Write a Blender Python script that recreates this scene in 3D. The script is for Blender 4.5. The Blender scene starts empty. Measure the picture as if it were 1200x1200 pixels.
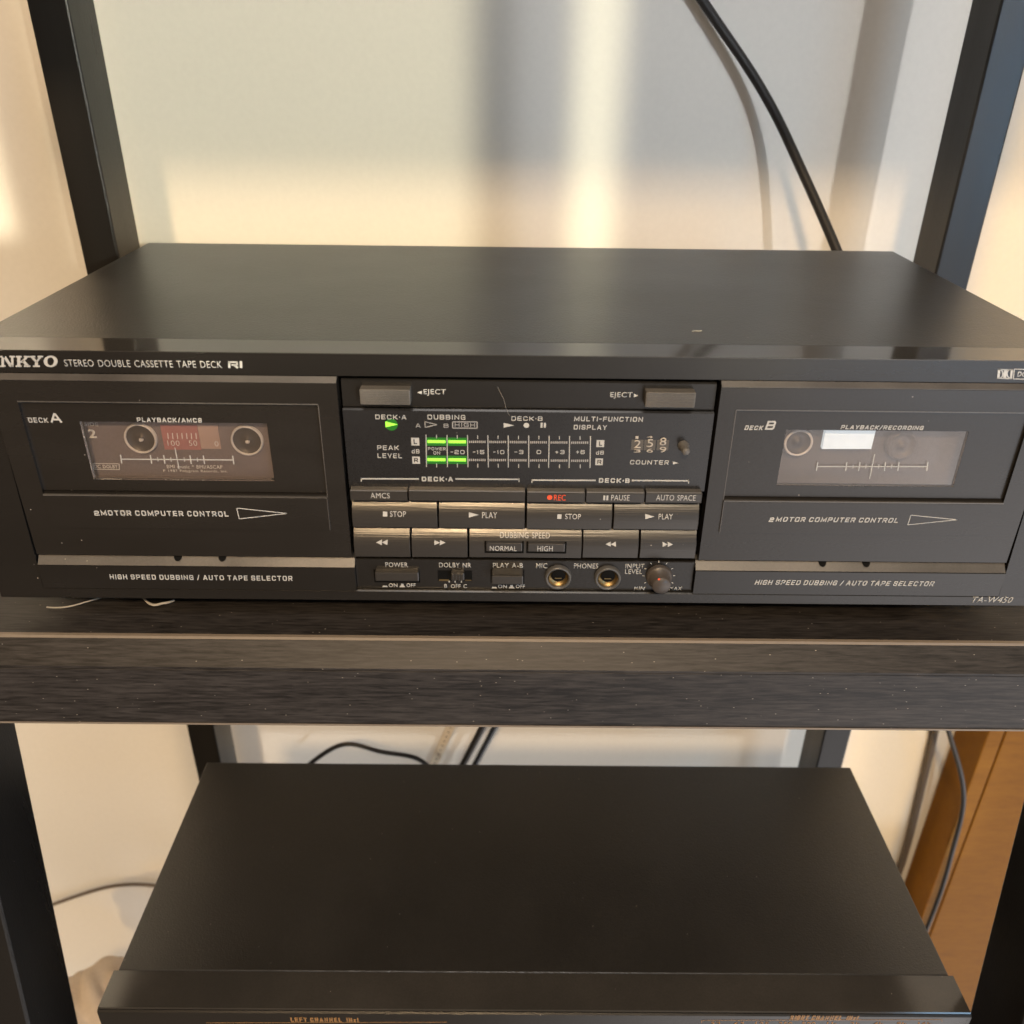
import bpy, bmesh, math, random
from mathutils import Vector, Matrix
random.seed(7)
S = bpy.context.scene
COL = S.collection
PI = math.pi

# ------------------------------------------------------------------ camera
F_PX, PITCH, YAW, ROLL = 1005.754, 0.49325, -0.00667, 0.01273       # solved for the 1200 px wide photograph
CAM = Vector((-0.00685, -0.30234, 0.20527))
_r = Vector((1, 0, 0)); _u = Vector((0, math.sin(PITCH), math.cos(PITCH))); _f = Vector((0, math.cos(PITCH), -math.sin(PITCH)))
_Z = Matrix.Rotation(YAW, 3, 'Z')
_r, _u, _f = _Z @ _r, _Z @ _u, _Z @ _f
RIGHT = math.cos(ROLL) * _r + math.sin(ROLL) * _u
UP = -math.sin(ROLL) * _r + math.cos(ROLL) * _u
FWD = _f
cd = bpy.data.cameras.new('camera'); cam = bpy.data.objects.new('camera', cd); COL.objects.link(cam)
m = Matrix((RIGHT, UP, -FWD)).transposed().to_4x4(); m.translation = CAM
cam.matrix_world = m
cd.sensor_width = 36; cd.lens = F_PX / 1200 * 36; cd.clip_start = 0.01; cd.clip_end = 100
cd.dof.use_dof = True; cd.dof.focus_distance = 0.37; cd.dof.aperture_fstop = 13
S.camera = cam
S.view_settings.view_transform = 'Standard'; S.view_settings.look = 'None'
S.view_settings.exposure = 0.08; S.view_settings.gamma = 1; S.view_settings.use_curve_mapping = False
S.render.engine = 'CYCLES'; S.cycles.use_light_tree = False
S.render.resolution_x = S.render.resolution_y = 1024


def back(px, py, axis, val):
    """measurement -> point of the plane axis = val (metres)"""
    d = RIGHT * ((px - 600) / F_PX) + UP * ((600 - py) / F_PX) + FWD
    t = (val - CAM[axis]) / d[axis]
    return CAM + d * t


WALL_Y = 0.33

# ------------------------------------------------------------------ world: dim room
w = bpy.data.worlds.new('World'); S.world = w; w.use_nodes = True
wn = w.node_tree; bg = wn.nodes['Background']
tc = wn.nodes.new('ShaderNodeTexCoord'); sx = wn.nodes.new('ShaderNodeSeparateXYZ')
wn.links.new(tc.outputs['Generated'], sx.inputs[0])
def smooth(sock, a, c):
    n = wn.nodes.new('ShaderNodeMapRange'); n.interpolation_type = 'SMOOTHSTEP'
    n.inputs['From Min'].default_value = a; n.inputs['From Max'].default_value = c
    wn.links.new(sock, n.inputs['Value']); return n.outputs['Result']
def mixc(fac, a, c):
    n = wn.nodes.new('ShaderNodeMix'); n.data_type = 'RGBA'
    for k, v in (('A', a), ('B', c)):
        if isinstance(v, tuple): n.inputs[k].default_value = (*v, 1)
        else: wn.links.new(v, n.inputs[k])
    wn.links.new(fac, n.inputs['Factor']); return n.outputs['Result']
# dim warm room on the left, brighter daylit room on the right, sunlit floor low down at right
room = mixc(smooth(sx.outputs['X'], -0.3, 0.4), (0.27, 0.185, 0.11), (0.45, 0.39, 0.31))
lowr = wn.nodes.new('ShaderNodeMath'); lowr.operation = 'MULTIPLY'
wn.links.new(smooth(sx.outputs['X'], -0.10, 0.55), lowr.inputs[0]); wn.links.new(smooth(sx.outputs['Z'], 0.0, -0.45), lowr.inputs[1])
wn.links.new(mixc(lowr.outputs[0], room, (3.6, 3.4, 3.35)), bg.inputs['Color'])
bg.inputs['Strength'].default_value = 0.68


# ------------------------------------------------------------------ lamps
def area(name, loc, target, sx_, sy_, power, color, spread=180):
    l = bpy.data.lights.new(name, 'AREA'); l.shape = 'RECTANGLE'; l.size = sx_; l.size_y = sy_
    l.energy = power; l.color = color; l.spread = math.radians(spread)
    o = bpy.data.objects.new(name, l); COL.objects.link(o)
    o.location = loc
    d = (Vector(target) - Vector(loc)).normalized()
    zax = -d; xax = Vector((0, 0, 1)).cross(zax).normalized(); yax = zax.cross(xax)
    mm = Matrix((xax, yax, zax)).transposed().to_4x4(); mm.translation = loc
    o.matrix_world = mm
    return o


def beam(name, x0, x1, z0, z1, d, irr, color, dist=1.1, spread=1.6):
    """shaft of light that lands on the wall between x0..x1, z0..z1, travelling along d"""
    d = Vector(d).normalized()
    c = Vector(((x0 + x1) / 2, WALL_Y, (z0 + z1) / 2))
    h = math.hypot(d.x, d.y)
    sx_ = (x1 - x0) * abs(d.y) / h; sy_ = (z1 - z0) * h
    return area(name, c - d * dist, c, sx_, sy_, irr * sx_ * sy_, color, spread)


def wallpx(px, py):
    p = back(px, py, 1, WALL_Y); return p.x, p.z


area('window_light', (1.15, -1.75, 0.10), (0.05, 0.15, 0.05), 0.45, 0.62, 8, (0.36, 0.67, 1.0))
area('room_lamp', (-0.12, -1.25, 0.98), (0.0, 0.33, 0.08), 0.12, 0.10, 20, (1.0, 0.69, 0.38))
area('ceiling_lamp', (0.22, -1.05, 0.86), (0.0, 0.0, 0.05), 0.16, 0.16, 3.2, (1.0, 0.84, 0.62))
area('soft_ceiling', (0.0, -0.85, 1.5), (0.0, 0.0, 0.05), 0.6, 0.6, 7, (1.0, 0.95, 0.90))
# added narrow beams, each shaped to lay one bright patch on the wall
xa, za = wallpx(150, 280); xm, _ = wallpx(605, 100); xb, zb = wallpx(1120, -60)
beam('daylight', xa - 0.03, xm, 0.03, zb + 0.1, (-0.52, 1, -0.2), 0.42, (1.0, 0.95, 0.88), spread=2.0)
beam('daylight', xm, xb + 0.02, 0.03, zb + 0.1, (-0.30, 1, -0.2), 1.12, (0.98, 0.98, 1.0), spread=2.0)
xa, za = wallpx(270, 960); xb, zb = wallpx(1118, 840)
beam('daylight', xa, xb + 0.03, za, zb, (-0.06, 1, -0.01), 0.55, (0.95, 0.98, 1.0), spread=2.2)
xa, za = wallpx(150, 280); xb, zb = wallpx(552, -60)
beam('sunbeam', xa - 0.03, xb, 0.03, zb + 0.05, (-0.52, 1, -0.2), 2.1, (1.0, 0.93, 0.68), spread=2.4)
xa, za = wallpx(664, 280); xb, zb = wallpx(740, -60)
beam('sunbeam', xa, xb, 0.03, zb + 0.05, (-0.1, 1, -0.2), 2.3, (1.0, 0.93, 0.66), spread=2.0)
xa, za = wallpx(22, 285); xb, zb = wallpx(0, 160)
beam('sunbeam', xa - 0.30, xa, za, za + 0.5, (-0.25, 1, -0.17), 3.6, (1.0, 0.88, 0.66))
xa, za = wallpx(1120, 420); xb, zb = wallpx(1260, -60)
beam('side_beam', xa, xb + 0.1, za - 0.1, zb + 0.08, (-0.02, 1, -0.17), 1.3, (1.0, 0.55, 0.06))
xa, za = wallpx(-40, 420); xb, zb = wallpx(120, -60)
beam('side_beam', xa - 0.1, xb, za - 0.1, zb + 0.08, (-0.02, 1, -0.17), 0.12, (1.0, 0.6, 0.2))
xa, za = wallpx(965, 1100); xb, zb = wallpx(1094, 858)
beam('low_beam', xa - 0.03, xb - 0.004, za, zb + 0.06, (-0.05, 1, -0.03), 1.6, (1.0, 0.55, 0.07), 0.8)
xa, za = wallpx(-60, 1240); xb, zb = wallpx(235, 840)
beam('low_beam', xa - 0.1, xb + 0.03, za - 0.05, zb + 0.06, (0.1, 1, -0.02), 0.6, (1.0, 0.66, 0.28), 0.8)


# ------------------------------------------------------------------ materials
def nodes(name):
    mt = bpy.data.materials.new(name); mt.use_nodes = True
    nt = mt.node_tree
    return mt, nt, nt.nodes['Principled BSDF']


def nn(nt, kind, **kw):
    n = nt.nodes.new(kind)
    for k, v in kw.items():
        if k in n.inputs: n.inputs[k].default_value = v
        else: setattr(n, k, v)
    return n


def dusty(name, base, rough=0.4, spec=0.5, dust=0.0, speck=0.0, metal=0.0, bump=0.02, bscale=2500, rvar=0.12, stretch=(1, 1, 1), dustcol=(0.30, 0.27, 0.24), coat=0.0, grain=0.08):
    """plastic or painted metal with fine texture, uneven sheen, a film of dust and bright dust specks"""
    mt, nt, b = nodes(name)
    L = nt.links.new
    tc = nn(nt, 'ShaderNodeTexCoord')
    mp = nn(nt, 'ShaderNodeMapping'); mp.inputs['Scale'].default_value = stretch
    L(tc.outputs['Object'], mp.inputs['Vector'])
    n1 = nn(nt, 'ShaderNodeTexNoise', Scale=14.0, Detail=6.0, Roughness=0.6); L(mp.outputs[0], n1.inputs['Vector'])
    n2 = nn(nt, 'ShaderNodeTexNoise', Scale=420.0, Detail=2.0); L(tc.outputs['Object'], n2.inputs['Vector'])
    # film
    film = nn(nt, 'ShaderNodeMapRange'); film.inputs['From Min'].default_value = 0.38; film.inputs['From Max'].default_value = 0.75
    film.inputs['To Max'].default_value = dust
    L(n1.outputs['Fac'], film.inputs['Value'])
    # specks
    v = nn(nt, 'ShaderNodeTexVoronoi', Scale=230.0); v.inputs['Randomness'].default_value = 1.0
    L(tc.outputs['Object'], v.inputs['Vector'])
    lt = nn(nt, 'ShaderNodeMapRange'); lt.inputs['From Min'].default_value = 0.075; lt.inputs['From Max'].default_value = 0.03
    L(v.outputs['Distance'], lt.inputs['Value'])
    sep = nn(nt, 'ShaderNodeSeparateColor'); L(v.outputs['Color'], sep.inputs[0])
    th = nn(nt, 'ShaderNodeMath', operation='GREATER_THAN'); th.inputs[1].default_value = 1.0 - speck
    L(sep.outputs['Red'], th.inputs[0])
    ml = nn(nt, 'ShaderNodeMath', operation='MULTIPLY'); L(lt.outputs[0], ml.inputs[0]); L(th.outputs[0], ml.inputs[1])
    ad = nn(nt, 'ShaderNodeMath', operation='ADD', use_clamp=True); L(film.outputs[0], ad.inputs[0]); L(ml.outputs[0], ad.inputs[1])
    mx = nn(nt, 'ShaderNodeMix', data_type='RGBA')
    mx.inputs['A'].default_value = (*base, 1); mx.inputs['B'].default_value = (*dustcol, 1)
    L(ad.outputs[0], mx.inputs['Factor'])
    n2.inputs['Scale'].default_value = 1100.0
    gr = nn(nt, 'ShaderNodeMapRange'); gr.inputs['From Min'].default_value = 0.3; gr.inputs['From Max'].default_value = 0.7
    gr.inputs['To Min'].default_value = 1 - grain; gr.inputs['To Max'].default_value = 1 + grain; L(n2.outputs['Fac'], gr.inputs['Value'])
    mg = nn(nt, 'ShaderNodeVectorMath', operation='SCALE'); L(mx.outputs['Result'], mg.inputs[0]); L(gr.outputs[0], mg.inputs['Scale'])
    L(mg.outputs[0], b.inputs['Base Color'])
    rr = nn(nt, 'ShaderNodeMapRange'); rr.inputs['To Min'].default_value = max(0.03, rough - rvar); rr.inputs['To Max'].default_value = rough + rvar
    rr.inputs['From Min'].default_value = 0.3; rr.inputs['From Max'].default_value = 0.7
    L(n1.outputs['Fac'], rr.inputs['Value']); L(rr.outputs[0], b.inputs['Roughness'])
    b.inputs['Specular IOR Level'].default_value = spec; b.inputs['Metallic'].default_value = metal
    b.inputs['Coat Weight'].default_value = coat; b.inputs['Coat Roughness'].default_value = 0.08
    n3 = nn(nt, 'ShaderNodeTexNoise', Scale=float(bscale), Detail=1.0); L(mp.outputs[0], n3.inputs['Vector'])
    bp = nn(nt, 'ShaderNodeBump', Strength=bump, Distance=0.001); L(n3.outputs['Fac'], bp.inputs['Height'])
    L(bp.outputs[0], b.inputs['Normal'])
    return mt


def plain(name, base, rough=0.5, spec=0.4, emit=None, estr=0.0, metal=0.0):
    mt, nt, b = nodes(name)
    n1 = nn(nt, 'ShaderNodeTexNoise', Scale=300.0, Detail=3.0)
    tc = nn(nt, 'ShaderNodeTexCoord'); nt.links.new(tc.outputs['Object'], n1.inputs['Vector'])
    mx = nn(nt, 'ShaderNodeMix', data_type='RGBA')
    mx.inputs['A'].default_value = (*[c * 0.88 for c in base], 1); mx.inputs['B'].default_value = (*[min(1, c * 1.1) for c in base], 1)
    nt.links.new(n1.outputs['Fac'], mx.inputs['Factor']); nt.links.new(mx.outputs['Result'], b.inputs['Base Color'])
    b.inputs['Roughness'].default_value = rough; b.inputs['Specular IOR Level'].default_value = spec; b.inputs['Metallic'].default_value = metal
    if emit:
        b.inputs['Emission Color'].default_value = (*emit, 1); b.inputs['Emission Strength'].default_value = estr
    return mt


def pane(name, tint, refl_rough=0.06, haze=0.03):
    """thin smoked window: see-through tint plus a gloss"""
    mt = bpy.data.materials.new(name); mt.use_nodes = True; nt = mt.node_tree; nt.nodes.clear(); L = nt.links.new
    out = nn(nt, 'ShaderNodeOutputMaterial')
    tr = nn(nt, 'ShaderNodeBsdfTransparent'); tr.inputs[0].default_value = (*tint, 1)
    df = nn(nt, 'ShaderNodeBsdfDiffuse'); df.inputs[0].default_value = (0.35, 0.32, 0.3, 1)
    gl = nn(nt, 'ShaderNodeBsdfGlossy'); gl.inputs['Roughness'].default_value = refl_rough
    tcn = nn(nt, 'ShaderNodeTexCoord'); n1 = nn(nt, 'ShaderNodeTexNoise', Scale=60.0, Detail=5.0); L(tcn.outputs['Object'], n1.inputs['Vector'])
    mrn = nn(nt, 'ShaderNodeMapRange'); mrn.inputs['To Min'].default_value = haze * 0.3; mrn.inputs['To Max'].default_value = haze * 1.8
    L(n1.outputs['Fac'], mrn.inputs['Value'])
    m1 = nn(nt, 'ShaderNodeMixShader'); L(mrn.outputs[0], m1.inputs[0]); L(tr.outputs[0], m1.inputs[1]); L(df.outputs[0], m1.inputs[2])
    fr = nn(nt, 'ShaderNodeFresnel', IOR=1.5)
    m2 = nn(nt, 'ShaderNodeMixShader'); L(fr.outputs[0], m2.inputs[0]); L(m1.outputs[0], m2.inputs[1]); L(gl.outputs[0], m2.inputs[2])
    L(m2.outputs[0], out.inputs[0])
    return mt


def wood(name, dark, light, rough=0.42, spec=0.5, SPK=0.7):
    """black-brown veneer, grain along x, worn pale nicks"""
    mt, nt, b = nodes(name); L = nt.links.new
    tc = nn(nt, 'ShaderNodeTexCoord'); mp = nn(nt, 'ShaderNodeMapping'); mp.inputs['Scale'].default_value = (0.085, 1, 1)
    L(tc.outputs['Object'], mp.inputs['Vector'])
    n1 = nn(nt, 'ShaderNodeTexNoise', Scale=900.0, Detail=4.0, Roughness=0.65, Distortion=0.3); L(mp.outputs[0], n1.inputs['Vector'])
    n2 = nn(nt, 'ShaderNodeTexNoise', Scale=70.0, Detail=4.0); L(mp.outputs[0], n2.inputs['Vector'])
    ad = nn(nt, 'ShaderNodeMath', operation='MULTIPLY_ADD'); ad.inputs[1].default_value = 0.3
    L(n2.outputs['Fac'], ad.inputs[0]); 
    s2 = nn(nt, 'ShaderNodeMath', operation='MULTIPLY'); s2.inputs[1].default_value = 0.75; L(n1.outputs['Fac'], s2.inputs[0]); L(s2.outputs[0], ad.inputs[2])
    cr = nn(nt, 'ShaderNodeValToRGB'); cr.color_ramp.elements[0].position = 0.40; cr.color_ramp.elements[1].position = 0.66
    cr.color_ramp.elements[0].color = (*dark, 1); cr.color_ramp.elements[1].color = (*light, 1)
    L(ad.outputs[0], cr.inputs[0])
    v = nn(nt, 'ShaderNodeTexVoronoi', Scale=330.0)
    mp2 = nn(nt, 'ShaderNodeMapping'); mp2.inputs['Scale'].default_value = (0.5, 1, 1.2); L(tc.outputs['Object'], mp2.inputs['Vector']); L(mp2.outputs[0], v.inputs['Vector'])
    lt = nn(nt, 'ShaderNodeMapRange'); lt.inputs['From Min'].default_value = 0.07; lt.inputs['From Max'].default_value = 0.03; L(v.outputs['Distance'], lt.inputs['Value'])
    sep = nn(nt, 'ShaderNodeSeparateColor'); L(v.outputs['Color'], sep.inputs[0])
    th = nn(nt, 'ShaderNodeMath', operation='GREATER_THAN'); th.inputs[1].default_value = SPK; L(sep.outputs['Green'], th.inputs[0])
    ml = nn(nt, 'ShaderNodeMath', operation='MULTIPLY'); L(lt.outputs[0], ml.inputs[0]); L(th.outputs[0], ml.inputs[1])
    mx = nn(nt, 'ShaderNodeMix', data_type='RGBA'); mx.inputs['B'].default_value = (0.3, 0.27, 0.24, 1)
    L(ml.outputs[0], mx.inputs['Factor']); L(cr.outputs[0], mx.inputs['A']); L(mx.outputs['Result'], b.inputs['Base Color'])
    rr = nn(nt, 'ShaderNodeMapRange'); rr.inputs['To Min'].default_value = rough - 0.05; rr.inputs['To Max'].default_value = rough + 0.07; L(n1.outputs['Fac'], rr.inputs['Value'])
    L(rr.outputs[0], b.inputs['Roughness']); b.inputs['Specular IOR Level'].default_value = spec
    bp = nn(nt, 'ShaderNodeBump', Strength=0.10, Distance=0.0005); L(n1.outputs['Fac'], bp.inputs['Height']); L(bp.outputs[0], b.inputs['Normal'])
    return mt


M = {}
M['cover'] = dusty('black_painted_steel', (0.016, 0.0145, 0.013), 0.32, 0.9, 0.02, 0.08, bump=0.15, bscale=1300, rvar=0.03, grain=0.22)
M['black'] = dusty('black_plastic', (0.010, 0.0093, 0.009), 0.28, 0.5, 0.02, 0.10, bump=0.05, stretch=(0.25, 1, 1), rvar=0.08)
M['gloss'] = dusty('glossy_black_lip', (0.03, 0.028, 0.026), 0.10, 0.8, 0.06, 0.06, bump=0.0, rvar=0.04)
M['door'] = dusty('door_plastic', (0.012, 0.0108, 0.010), 0.28, 0.5, 0.03, 0.10, bump=0.05, stretch=(0.25, 1, 1), rvar=0.08)
M['key'] = dusty('key_plastic', (0.022, 0.020, 0.0185), 0.31, 0.7, 0.05, 0.15, bump=0.10, bscale=1400, stretch=(0.03, 1, 1), rvar=0.05)
M['grip'] = dusty('grey_grip_plastic', (0.055, 0.0535, 0.052), 0.45, 0.5, 0.3, 0.10, bump=0.2)
M['ledge'] = dusty('satin_trim_and_highlight', (0.085, 0.081, 0.078), 0.36, 0.6, 0.12, 0.12, metal=0.3, bump=0.05, dustcol=(0.4, 0.37, 0.33))  # grey of the ledges, also used for painted edge highlights
M['highlight_dim'] = dusty('painted_edge_highlight', (0.055, 0.051, 0.049), 0.36, 0.6, 0.2, 0.12, bump=0.03, dustcol=(0.3, 0.27, 0.24))  # paler black that paints light caught on recess, plate and chamfer edges
M['gap'] = plain('shadow_gap_plastic', (0.004, 0.004, 0.004), 0.8, 0.1)
M['paint'] = plain('white_print', (0.43, 0.43, 0.42), 0.5, 0.3)
M['print_white'] = plain('bright_print', (0.85, 0.85, 0.83), 0.5, 0.3)
M['numeral'] = plain('cream_numeral', (0.42, 0.38, 0.33), 0.5, 0.3)
M['paint_grey'] = plain('grey_print', (0.30, 0.30, 0.30), 0.5, 0.3)
M['paint_red'] = plain('red_print', (0.75, 0.09, 0.035), 0.5, 0.3)
M['paint_orange'] = plain('orange_print', (0.30, 0.165, 0.065), 0.5, 0.3)
M['green_on'] = plain('lit_green', (0.2, 0.5, 0.05), 0.4, 0.3, (0.36, 1.0, 0.06), 1.0)
M['green_dim'] = plain('dim_green', (0.01, 0.05, 0.01), 0.4, 0.3, (0.03, 0.42, 0.02), 0.32)  # emissive halo painted around the lit green marks
M['seg_off'] = plain('unlit_segments', (0.30, 0.29, 0.28), 0.5)
M['display'] = dusty('display_glass', (0.013, 0.0135, 0.0155), 0.20, 0.55, 0.08, 0.05, bump=0.0, rvar=0.05, dustcol=(0.10, 0.10, 0.105))
M['drum'] = plain('counter_wheel', (0.075, 0.068, 0.06), 0.5)
M['pane'] = pane('smoked_window', (0.93, 0.91, 0.90), 0.06, 0.05)
M['smoke'] = pane('dark_smoked_window', (0.22, 0.21, 0.20), 0.07, 0.03)
M['shell'] = dusty('grey_cassette_shell', (0.20, 0.172, 0.182), 0.4, 0.4, 0.15, 0.05, dustcol=(0.25, 0.22, 0.22))
M['pinkwin'] = plain('pink_tape_window', (0.44, 0.20, 0.20), 0.35)
M['tanwin'] = plain('tan_tape_window', (0.50, 0.37, 0.33), 0.35)
M['hub'] = plain('dark_hub', (0.06, 0.052, 0.048), 0.4)
M['rim'] = plain('pale_rim', (0.75, 0.72, 0.70), 0.3, 0.6)
M['well'] = dusty('cassette_well', (0.11, 0.100, 0.100), 0.4, 0.4, 0.25, 0.05)
M['white'] = plain('glowing_white_patch', (0.72, 0.82, 0.90), 0.35, 0.5, (0.78, 0.92, 1.0), 0.55)
M['metal'] = plain('nickel', (0.5, 0.48, 0.45), 0.25, 0.5, metal=1.0)
M['rubber'] = plain('grey_plastic_ring', (0.07, 0.068, 0.066), 0.35, 0.5)
M['brass'] = plain('brass', (0.24, 0.17, 0.08), 0.42, 0.5, metal=1.0)
M['wood'] = wood('black_brown_veneer', (0.008, 0.007, 0.0068), (0.040, 0.036, 0.035), 0.50, 0.32, 0.3)
M['post'] = dusty('black_lacquered_wood', (0.008, 0.0078, 0.008), 0.34, 0.35, 0.015, 0.05, bump=0.1, stretch=(1, 1, 0.1))
M['boardwood'] = wood('orange_brown_wood', (0.22, 0.088, 0.008), (0.30, 0.13, 0.013), 0.55, 0.12, 0.99)
M['edge'] = plain('worn_edge', (0.20, 0.165, 0.13), 0.5)
M['cord'] = dusty('black_rubber', (0.010, 0.009, 0.009), 0.5, 0.5, 0.02, 0.0)
M['cord_blue'] = plain('blue_black_cord', (0.015, 0.022, 0.035), 0.25, 0.7)
M['cord_and_shadow_grey'] = plain('grey_cord_and_shadow', (0.12, 0.095, 0.075), 0.5)
M['strip'] = plain('cream_plastic', (0.62, 0.54, 0.42), 0.5)
M['cloth'] = plain('pale_beige_cloth', (0.56, 0.47, 0.38), 0.85, 0.2)
M['lint'] = plain('white_lint', (0.45, 0.42, 0.38), 0.8, 0.2)
M['lint_dim'] = plain('grey_lint', (0.24, 0.225, 0.21), 0.8, 0.2)

mt, nt, b = nodes('painted_wall')
tcw = nn(nt, 'ShaderNodeTexCoord'); nw = nn(nt, 'ShaderNodeTexNoise', Scale=260.0, Detail=2.0); nt.links.new(tcw.outputs['Object'], nw.inputs['Vector'])
nw2 = nn(nt, 'ShaderNodeTexNoise', Scale=5.0, Detail=3.0); nt.links.new(tcw.outputs['Object'], nw2.inputs['Vector'])
mxw = nn(nt, 'ShaderNodeMix', data_type='RGBA'); mxw.inputs['A'].default_value = (0.65, 0.62, 0.56, 1); mxw.inputs['B'].default_value = (0.70, 0.67, 0.61, 1)
nt.links.new(nw2.outputs['Fac'], mxw.inputs['Factor']); grw = nn(nt, 'ShaderNodeMapRange'); grw.inputs['From Min'].default_value = 0.3; grw.inputs['From Max'].default_value = 0.7; grw.inputs['To Min'].default_value = 0.985; grw.inputs['To Max'].default_value = 1.015
nt.links.new(nw.outputs['Fac'], grw.inputs['Value'])
vmw = nn(nt, 'ShaderNodeVectorMath', operation='SCALE'); nt.links.new(mxw.outputs['Result'], vmw.inputs[0]); nt.links.new(grw.outputs[0], vmw.inputs['Scale']); nt.links.new(vmw.outputs[0], b.inputs['Base Color'])
b.inputs['Roughness'].default_value = 0.8
bpw = nn(nt, 'ShaderNodeBump', Strength=0.06, Distance=0.001); nt.links.new(nw.outputs['Fac'], bpw.inputs['Height']); nt.links.new(bpw.outputs[0], b.inputs['Normal'])
M['wall'] = mt


# ------------------------------------------------------------------ mesh helpers
class MB:
    def __init__(s): s.bm = bmesh.new()

    def box(s, x0, x1, y0, y1, z0, z1, bev=0.0, seg=2):
        t = bmesh.new()
        vs = [t.verts.new((x, y, z)) for x in (x0, x1) for y in (y0, y1) for z in (z0, z1)]
        for f in ((0, 1, 3, 2), (4, 6, 7, 5), (0, 4, 5, 1), (2, 3, 7, 6), (0, 2, 6, 4), (1, 5, 7, 3)): t.faces.new([vs[i] for i in f])
        if bev: bmesh.ops.bevel(t, geom=t.edges[:] , offset=bev, segments=seg, affect='EDGES', profile=0.5)
        s.add(t); return s

    def prism_x(s, prof, x0, x1, bev=0.0, seg=2):
        """profile of (y, z) points swept from x0 to x1"""
        t = bmesh.new()
        a = [t.verts.new((x0, y, z)) for y, z in prof]; c = [t.verts.new((x1, y, z)) for y, z in prof]
        n = len(prof)
        t.faces.new(a); t.faces.new(c[::-1])
        for i in range(n): t.faces.new([a[i], c[i], c[(i + 1) % n], a[(i + 1) % n]])
        bmesh.ops.recalc_face_normals(t, faces=t.faces)
        if bev: bmesh.ops.bevel(t, geom=t.edges[:], offset=bev, segments=seg, affect='EDGES', profile=0.5)
        s.add(t); return s

    def prism_y(s, pts, y0, y1, bev=0.0):
        """outline of (x, z) points, from y0 (front) to y1"""
        t = bmesh.new()
        a = [t.verts.new((x, y0, z)) for x, z in pts]; c = [t.verts.new((x, y1, z)) for x, z in pts]
        n = len(pts); t.faces.new(a); t.faces.new(c[::-1])
        for i in range(n): t.faces.new([a[i], c[i], c[(i + 1) % n], a[(i + 1) % n]])
        bmesh.ops.recalc_face_normals(t, faces=t.faces)
        if bev: bmesh.ops.bevel(t, geom=t.edges[:], offset=bev, segments=2, affect='EDGES', profile=0.5)
        s.add(t); return s

    def lathe(s, cx, cz, prof, n=40, tilt=None):
        """profile of (radius, y) turned round the y axis through (cx, cz)"""
        t = bmesh.new(); rings = []
        for r, y in prof:
            if r < 1e-7: rings.append([t.verts.new((cx, y, cz))])
            else: rings.append([t.verts.new((cx + r * math.cos(2 * PI * k / n), y, cz + r * math.sin(2 * PI * k / n))) for k in range(n)])
        for A, B in zip(rings, rings[1:]):
            for k in range(n):
                q = [A[k % len(A)], A[(k + 1) % len(A)], B[(k + 1) % len(B)], B[k % len(B)]]
                q = list(dict.fromkeys(q))
                if len(q) >= 3: t.faces.new(q)
        bmesh.ops.recalc_face_normals(t, faces=t.faces)
        for f in t.faces: f.smooth = True
        s.add(t); return s

    def hexa(s, bot, top, bev=0.0):
        """box between two quads of 3-D corners in the same order"""
        t = bmesh.new(); a = [t.verts.new(p) for p in bot]; c = [t.verts.new(p) for p in top]
        t.faces.new(a); t.faces.new(c[::-1])
        for i in range(4): t.faces.new([a[i], c[i], c[(i + 1) % 4], a[(i + 1) % 4]])
        bmesh.ops.recalc_face_normals(t, faces=t.faces)
        if bev: bmesh.ops.bevel(t, geom=t.edges[:], offset=bev, segments=2, affect='EDGES', profile=0.5)
        s.add(t); return s

    def add(s, t):
        me = bpy.data.meshes.new('tmp'); t.to_mesh(me); t.free(); s.bm.from_mesh(me); bpy.data.meshes.remove(me)

    def build(s, name, mat, parent=None):
        me = bpy.data.meshes.new(name); s.bm.to_mesh(me); s.bm.free()
        o = bpy.data.objects.new(name, me); COL.objects.link(o); me.materials.append(M[mat])
        if parent: adopt(o, parent)
        return o


def adopt(o, parent):
    o.parent = parent
    o.matrix_parent_inverse = Matrix.Translation(-parent.location)


def thing(name, loc, label, cat, group=None):
    o = bpy.data.objects.new(name, None); COL.objects.link(o); o.location = loc; o.empty_display_size = 0.02
    o['label'] = label; o['category'] = cat
    if group: o['group'] = group
    return o


def tag(o, label, cat, group=None):
    o['label'] = label; o['category'] = cat
    if group: o['group'] = group
    return o


def tube(name, pts, r, mat, parent=None, res=6):
    cu = bpy.data.curves.new('tmp', 'CURVE'); cu.dimensions = '3D'; cu.bevel_depth = r; cu.bevel_resolution = 4; cu.resolution_u = res
    sp = cu.splines.new('NURBS'); sp.points.add(len(pts) - 1); sp.use_endpoint_u = True; sp.order_u = 4
    for p, q in zip(sp.points, pts): p.co = (*q, 1)
    cu.use_fill_caps = True
    t = bpy.data.objects.new('tmp', cu); COL.objects.link(t)
    me = bpy.data.meshes.new_from_object(t.evaluated_get(bpy.context.evaluated_depsgraph_get()))
    bpy.data.objects.remove(t); bpy.data.curves.remove(cu)
    me.name = name
    for p in me.polygons: p.use_smooth = True
    o = bpy.data.objects.new(name, me); COL.objects.link(o); me.materials.clear(); me.materials.append(M[mat])
    if parent: adopt(o, parent)
    return o


_text_cache = {}


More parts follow.
